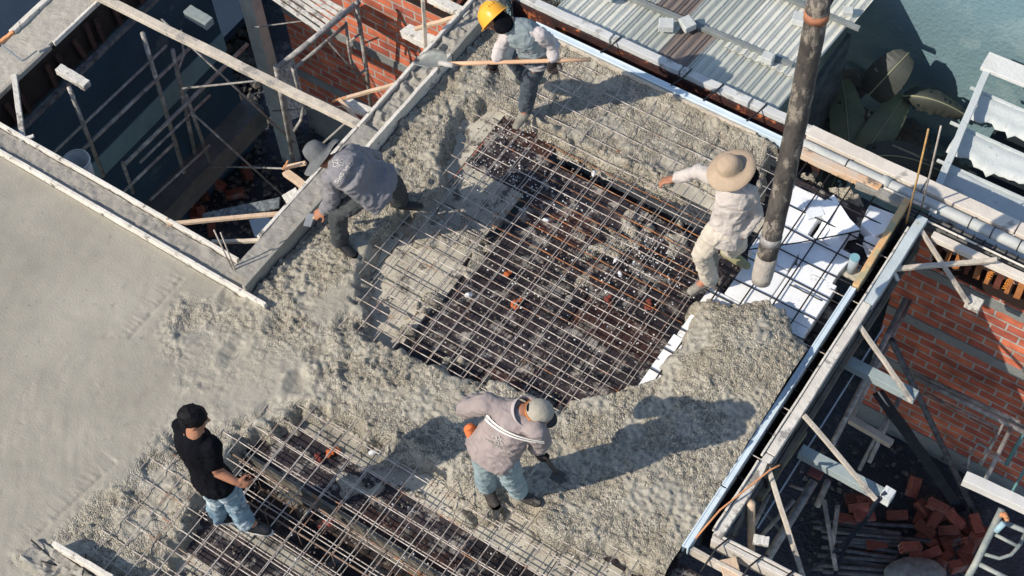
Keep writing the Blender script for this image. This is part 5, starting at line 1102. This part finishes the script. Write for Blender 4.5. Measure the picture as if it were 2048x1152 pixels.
pa, R_, P_ = build_body('person', 'worker in a yellow helmet and pale shirt bending with a long shovel at the top', j, 1.0, body_k=.66)
jacket(pa, j, M_lg, .80, (1, 1), .013, 22, .05, (.060, .052, .044))
# grey-teal waistcoat over the back
B = MB(); torso(B, Vector(j['hip']).lerp(Vector(j['chest']), .35), j['chest'], j['neck'], Vector(j['shl']).lerp(Vector(j['neck']), .35), Vector(j['shr']).lerp(Vector(j['neck']), .35), 0.88, .155, .13)
remeshed('waistcoat', B, mat('grey_teal_vest', (.30, .35, .36), (.21, .26, .28), 6, .85, .3, c3=(.50, .50, .46), sc3=5, t3=.62), .0095, .012, 24, pa, 2)
trousers(pa, j, mat('dark_slate_trousers', (.085, .105, .13), (.045, .06, .08), 7, .85, .4), .012, 25, (.082, .068, .060), 1.12)
boot(pa, j['anr'], j['tor'], mat('mud_boot', (.34, .32, .26), (.20, .185, .15), 9, .8, .5), 'boot', .24); boot(pa, j['anl'], j['tol'], mat('mud_boot', (.34, .32, .26)), 'boot', .08)
for s in 'lr':
    B = MB(); hand(B, j['wr' + s], *gh[s], s=1.08); remeshed('glove', B, M_glove, .007, 0, 1, pa, 1)
my = mat('yellow_helmet_plastic', (.85, .42, .05), (.80, .38, .04), 5, .32, .06, 20)
B = MB(); B.lathe(P_(0, 0, .018), [(.0, .118), (.03, .117), (.062, .108), (.092, .086), (.112, .05), (.120, .012), (.122, -.008)], R_, 36, (.92, 1.08)); B.lathe(P_(0, .012, .014), [(.120, 0), (.142, -.008), (.143, -.013), (.118, -.012)], R_, 36, (.90, 1.14))
hl = B.build('helmet', my, pa, smooth=True); B = MB()
for e in (-.02, 0, .02): B.path([P_(e, y, .018 + .121 * math.sqrt(max(0, 1 - (y / .135) ** 2)) + .001) for y in np.linspace(-.11, .11, 13)], .006, 8)
B.build('ridge', my, hl, smooth=True)
B = MB(); B.ell(P_(0, -.075, -.06), (.075, .035, .085), R_); B.ell(P_(0, -.03, -.07), (.078, .05, .06), R_); remeshed('neck_cloth', B, M_blk, .009, .006, 3, pa)
face(pa, P_, R_); rebase(pa, J(1045, 232, 0))
# shovel
sh = empty('shovel', J(1010,124,1.00), 'long shovel with a pale wooden handle held level by the worker in the yellow helmet', 'shovel')
h1 = J(1182,119,1.02); h0 = J(890,128,1.00)
MB().path([h0.lerp(h1, t) for t in (0, .25, .5, .75, 1)], .0165, 12).build('handle', mat('pale_handle', (.74, .47, .30), (.66, .41, .25), 5, .6, .2, 40), sh, smooth=True)
B = MB(); tip = J(838,118,.84); neck_ = h0; ax = (tip - neck_).normalized(); sd = ax.cross(Vector((0, 0, 1))).normalized(); up = sd.cross(ax).normalized(); vs = []; fs = []
for lay in (0, -.004):
    for i in range(13):
        t = i / 12; c = neck_.lerp(tip, t * 1.05) ; ww = .105 * (min(1, .35 + t * 2.4) if t < .55 else max(.02, math.sqrt(max(0, 1 - ((t - .5) / .5) ** 2.4))))
        for k in range(9): s_ = k / 4 - 1; vs.append(c + sd * s_ * ww + up * (.035 * s_ * s_ + .02 * math.sin(t * 3) - .02 + lay))
for i in range(12):
    for k in range(8): a = i * 9 + k; fs += [(a, a + 9, a + 10, a + 1), (117 + a + 1, 117 + a + 10, 117 + a + 9, 117 + a)]
    fs += [(i * 9, 117 + i * 9, 117 + i * 9 + 9, i * 9 + 9), (i * 9 + 17, 117 + i * 9 + 17, 117 + i * 9 + 8, i * 9 + 8)]
B.add(vs, fs).build('blade', mat('muddy_steel', (.33, .34, .32), (.22, .23, .215), 12, .55, .4, 60, metal=.3), sh, smooth=True)
MB().path([h0 + ax * .06, h0 - ax * .02, h0 - ax * .10], [.024, .022, .0185], 12).build('socket', mat('socket_white', (.55, .53, .50), (.42, .40, .38), 9), sh, smooth=True)
# ======= B: bending man in the grey jacket at the raised beam
j = dict(head=J(640,312,1.10), face=(-.75, -.25, -.65), hup=(-.60, -.05, .75), neck=J(668,325,1.14), chest=J(696,340,1.10), hip=J(746,368,.88),
    shl=J(664,352,1.10), shr=J(700,305,1.12), ell=J(664,400,.74), wrl=J(650,420,.44), elr=J(752,318,.78), wrr=J(756,372,.58),
    hpl=J(738,382,.84), hpr=J(764,360,.82), knl=J(676,428,.55), knr=J(790,372,.48), anl=J(680,476,.12), anr=J(800,398,.10), tol=J(692,496,.03), tor=J(818,408,.03))
j['handl'] = ((-.6, -.55, -.5), (-.3, .2, -1), .7, 1); j['handr'] = ((-.2, -.2, -.9), (-.6, -.5, 0), .5, -1)
M_gj = mat('grey_jacket', (.25, .24, .255), (.17, .17, .19), 6, .85, .4, 60, c3=(.30, .28, .29), sc3=2.5, t3=.6)
pb_, R_, P_ = build_body('person', 'worker in a grey jacket and floppy grey hat bending over the raised beam', j, .85, body_k=.72)
jb = jacket(pb_, j, M_gj, .93, (1, 1), .013, 33, .10, (.068, .060, .050), 'jacket', .20, .16)
trousers(pb_, j, mat('charcoal_trousers', (.065, .070, .075), (.035, .04, .045), 6, .85, .4), .013, 34, (.086, .072, .064), 1.1)
bb_ = mat('black_rubber_boot', (.012, .014, .018), (.03, .03, .03), 6, .5, .2)
boot(pb_, j['anl'], j['tol'], bb_, 'boot', .25); boot(pb_, j['anr'], j['tor'], bb_, 'boot', .25)
B = MB(); hp = [(.0, .108), (.036, .105), (.066, .092), (.080, .057), (.085, .018), (.088, .0), (.118, -.016), (.152, -.028), (.176, -.034), (.176, -.038), (.148, -.032), (.088, -.008)]
def hat(root, P_, R_, prof, m, seed, amp, n=40, tilt=0):
    B = MB(); B.lathe(P_(0, 0, .02), prof, R_ @ Matrix.Rotation(tilt, 3, 'X'), n, (.95, 1.05)); o = B.build('hat', m, root, smooth=True)
    for v in o.data.vertices:
        c0 = P_(0, 0, .02); r_ = (v.co - c0).length; q_ = mn.noise(v.co * 7 + Vector((seed, 0, 0))); v.co += (R_ @ Vector((0, 0, 1))) * q_ * amp * max(0, (r_ - .08)) * 8 + Vector((0, 0, 1)) * mn.noise(v.co * 18) * .006
    return o
hb_ = hat(pb_, P_, R_, hp, mat('grey_felt_hat', (.16, .165, .17), (.09, .10, .105), 7, .9, .4, 50, c3=(.24, .22, .21), sc3=4, t3=.6), 3, .05, tilt=-.15)
MB().ell(P_(0, .0, .125), (.035, .022, .012), R_).build('vent_patch', mat('dark_vent', (.02, .022, .025)), hb_, smooth=True)
xa = at(704,322,1.15) - at(676,352,1.15)
o_ = at(690, 341, 1.2); ya = Vector((-.8, -.05, .35)); nn = xa.normalized().cross(ya)
onto(emblem(.085), jb, 'emblem', cloth_print, jb, at(676,326,1.22), xa, ya, .003)
onto(text_mesh('SBS VILLA', .040, .0004), jb, 'lettering', cloth_print, jb, at(692,340,1.22), xa, ya, .003)
face(pb_, P_, R_, .85); rebase(pb_, J(690, 480, 0))
tw_ = empty('trowel', J(628,432,.34), 'small steel trowel in the bare hand of the bending worker', 'trowel')
MB().path([J(642,424,.36), J(628,436,.26)], .014, 10).build('handle', M_timber(), tw_, smooth=True)
MB().box((-.03, -.06, -.004), (.03, .06, .002)).build('blade', mat('bright_steel', (.5, .5, .48), (.35, .35, .34), 9, .4, .3, metal=.5), tw_)
for c_i in C.objects:
    if c_i.name.startswith('blade') and c_i.parent == tw_:
        Rz = Matrix.Rotation(.4, 3, 'Z'); c0 = J(618, 440, .13)
        for v in c_i.data.vertices: v.co = c0 + Rz @ v.co
# ======= C: tan hat by the foam
j = dict(head=J(1462,338,1.50), face=(-.55, -.75, -.35), hup=(-.08, -.1, 1), neck=J(1468,360,1.38), chest=J(1468,398,1.22), hip=J(1450,462,.88),
    shl=J(1497,378,1.32), shr=J(1441,362,1.32), ell=J(1513,428,1.05), wrl=J(1487,468,.90), elr=J(1398,342,1.22), wrr=J(1352,358,1.10),
    hpl=J(1464,462,.86), hpr=J(1432,464,.88), knl=J(1476,486,.48), knr=J(1403,506,.56), anl=J(1462,500,.12), anr=J(1418,553,.12), tol=J(1485,518,.04), tor=J(1374,585,.04))
j['handr'] = ((-.85, -.45, -.3), (.1, -.2, -1), .55, -1); j['handl'] = ((-.4, -.6, -.7), (-.5, .3, 0), .6, 1)
j['tol'] = J(1478, 520, .04)
M_cs = mat('pale_beige_shirt', (.56, .51, .475), (.43, .39, .365), 6, .85, .4, 60, c3=(.40, .37, .33), sc3=7, t3=.66); M_ct = mat('cream_trousers', (.62, .56, .47), (.50, .45, .38), 6, .85, .4, 60, c3=(.40, .36, .30), sc3=4, t3=.64)
pc, R_, P_ = build_body('person', 'worker in a wide tan hat and pale clothes walking beside the pump hose', j, .82, body_k=.68)
jacket(pc, j, M_cs, .80, (1, 1), .012, 43, .08, (.058, .050, .043), 'shirt', .165, .125)
trousers(pc, j, M_ct, .013, 44, (.084, .070, .066), 1.12)
mbt = mat('muddy_grey_boot', (.36, .33, .27), (.16, .15, .14), 7, .8, .5)
boot(pc, j['anr'], j['tor'], mbt, 'boot', .24); boot(pc, j['anl'], j['tol'], mat('olive_boot', (.33, .31, .17), (.20, .19, .11), 7, .8, .5), 'boot', .12)
hc_ = hat(pc, P_, R_, [(.0, .108), (.036, .105), (.064, .092), (.079, .055), (.083, .018), (.086, .0), (.108, -.003), (.138, -.012), (.166, -.026), (.167, -.031), (.136, -.018), (.085, -.006)], mat('tan_straw', (.47, .36, .26), (.38, .29, .21), 9, .8, .4, 90), 9, .02)
MB().path([P_(.081 * math.cos(a), .089 * math.sin(a), .038) for a in np.linspace(0, 2 * math.pi, 33)], .008, 8, False).build('hat_band', mat('brown_band', (.045, .025, .02)), hc_, smooth=True)
B = MB(); B.ell(P_(0, -.055, -.075), (.085, .065, .10), R_); B.ell(P_(.03, -.08, -.09), (.078, .055, .09), R_); B.ell(P_(0, .01, -.10), (.070, .06, .05), R_); limb(B, [J(1482,352,1.42), J(1503,350,1.38), J(1500,372,1.33)], [.05, .055, .035]); remeshed('neck_cloth', B, M_blk, .009, .008, 3, pc)
face(pc, P_, R_, .82); rebase(pc, J(1430, 540, 0))
# ======= D: grey cap, back to the camera, in front of the heap
j = dict(head=J(1074,826,1.34), face=(.70, .45, -.65), hup=(.40, .15, .85), neck=J(1044,822,1.36), chest=J(1020,852,1.22), hip=J(988,896,.95),
    shl=J(975,806,1.33), shr=J(1072,862,1.32), ell=J(930,818,1.15), wrl=J(956,800,1.12), elr=J(1082,884,1.06), wrr=J(1072,898,.88),
    hpl=J(972,905,.90), hpr=J(1010,918,.90), knl=J(970,935,.50), knr=J(1024,955,.50), anl=J(972,968,.13), anr=J(1036,978,.13), tol=J(980,990,.04), tor=J(1052,995,.04))
j['handl'] = ((.75, .4, .0), (0, .3, -.9), .8, -1); j['handr'] = ((.3, -.1, -.9), (.3, .6, 0), .9, 1)
M_dj = mat('mauve_grey_jacket', (.36, .30, .29), (.27, .23, .225), 5, .85, .4, 60, c3=(.40, .38, .34), sc3=9, t3=.66)
gh = {s: j.pop('hand' + s) for s in 'lr'}
pd_, R_, P_ = build_body('person', 'worker in a grey cap and mauve-grey jacket, back turned, beside the wet concrete heap', j, .90, body_k=.76)
jd = jacket(pd_, j, M_dj, .98, (1, 1), .013, 53, .07, (.074, .066, .052), 'jacket', .185, .145)
trousers(pd_, j, M_jeand, .013, 54, (.090, .074, .066), 1.08)
bd_ = mat('dark_boot', (.06, .05, .045), (.03, .028, .028), 7, .7, .4, c3=(.3, .26, .2), sc3=5, t3=.58)
boot(pd_, j['anl'], j['tol'], bd_, 'boot', .12); boot(pd_, j['anr'], j['tor'], bd_, 'boot', .12)
for s in 'lr':
    B = MB(); hand(B, j['wr' + s], *gh[s], s=1.08); remeshed('glove', B, M_glove, .007, 0, 1, pd_, 1)
B = MB(); B.lathe(P_(0, -.005, .02), [(.0, .092), (.036, .090), (.066, .074), (.082, .044), (.086, .010), (.084, -.012)], R_, 32, (.92, 1.08)); cp = B.build('cap', mat('grey_green_cap', (.44, .40, .33), (.32, .30, .25), 7, .85, .4), pd_, smooth=True)
B = MB(); vs = []
for lay in (0, -.004):
    for i in range(11):
        a = math.pi * i / 10; vs += [P_(.078 * math.cos(a), .060 + .04 * math.sin(a), .010 + lay), P_(.082 * math.cos(a), .075 + .105 * math.sin(a), -.004 + lay)]
fs = [(2 * i, 2 * i + 1, 2 * i + 3, 2 * i + 2) for i in range(10)] + [(22 + 2 * i + 2, 22 + 2 * i + 3, 22 + 2 * i + 1, 22 + 2 * i) for i in range(10)] + [(2 * i + 1, 22 + 2 * i + 1, 22 + 2 * i + 3, 2 * i + 3) for i in range(10)]
B.add(vs, fs).build('peak', mat('dark_peak', (.03, .035, .04)), cp)
MB().ell(P_(0, -.098, .035), (.030, .010, .020), R_).build('cap_opening', M_blk, cp, smooth=True)
MB().path([P_(.090 * math.cos(a), .104 * math.sin(a) - .005, .010) for a in np.linspace(0, 2 * math.pi, 33)], .006, 8, False).build('orange_trim', mat('orange_trim', (.65, .22, .06)), cp, smooth=True)
# collar, stripe, print
B = MB(); cN = Vector(j['neck']); ax_ = (Vector(j['head']) - cN).normalized(); R2 = frame_of(Vector((.6, .5, -.5)), ax_)
B.lathe(cN + ax_ * .0, [(.080, -.03), (.088, .02), (.094, .045), (.088, .046), (.078, .015), (.074, -.03)], R2, 28, (1.05, .95)); B.build('collar', mat('light_collar', (.46, .41, .41), (.38, .34, .34), 8), jd, smooth=True)
xa = at(1080,880,1.35) - at(985,826,1.35); ya = Vector((.25, .35, 1.0))
B = MB(); n = 40; vs = [];
for yy in (-.011, .011):
    k_ = len(vs); vs += [Vector((-.19 + .40 * i / n, yy + s_, 0)) for i in range(n + 1) for s_ in (-.0065, .0065)]
fs = [(b_ + 2 * i, b_ + 2 * i + 2, b_ + 2 * i + 3, b_ + 2 * i + 1) for b_ in (0, 2 * n + 2) for i in range(n)]
onto(B.add(vs, fs).mesh('stripe'), jd, 'white_stripe', mat('white_tape', (.78, .76, .72), (.7, .68, .65), 5, .6, 0), jd, at(1032,853,1.30), xa, ya, .004)
onto(emblem(.095), jd, 'emblem', cloth_print, jd, at(1011,864,1.22), xa, ya, .003)
onto(text_mesh('SBS VILLA', .048, .0004), jd, 'lettering', cloth_print, jd, at(999,888,1.14), xa, ya, .003)
B = MB(); c_ = J(940,862,1.02); B.ell(c_, (.035, .04, .08)); B.ell(c_ + Vector((.03, .02, -.04)), (.04, .04, .07)); remeshed('orange_cloth', B, mat('orange_cloth', (.78, .22, .08), (.6, .15, .05), 8, .8, .3), .009, .010, 5, pd_)
face(pd_, P_, R_, .90); rebase(pd_, J(1005, 980, 0))
ho = empty('rake_hoe', J(1070,895,.85), 'dark bent hoe in the right hand of the worker in the grey cap', 'hoe')
q0 = [J(1058,884,.98), J(1072,898,.86), J(1092,918,.55), J(1106,936,.28), J(1113,946,.10)]
MB().path(q0, [.014, .014, .015, .016, .017], 10).build('handle', mat('dark_handle', (.06, .055, .06), (.03, .03, .035), 9, .6, .3), ho, smooth=True)
MB().beam(J(1104,946,.07), J(1126,958,.05), .10, .010, (0, .3, 1), 4, .001).build('blade', mat('dark_steel_blade', (.07, .07, .075), (.04, .04, .045), 9, .5, .3, metal=.4), ho)
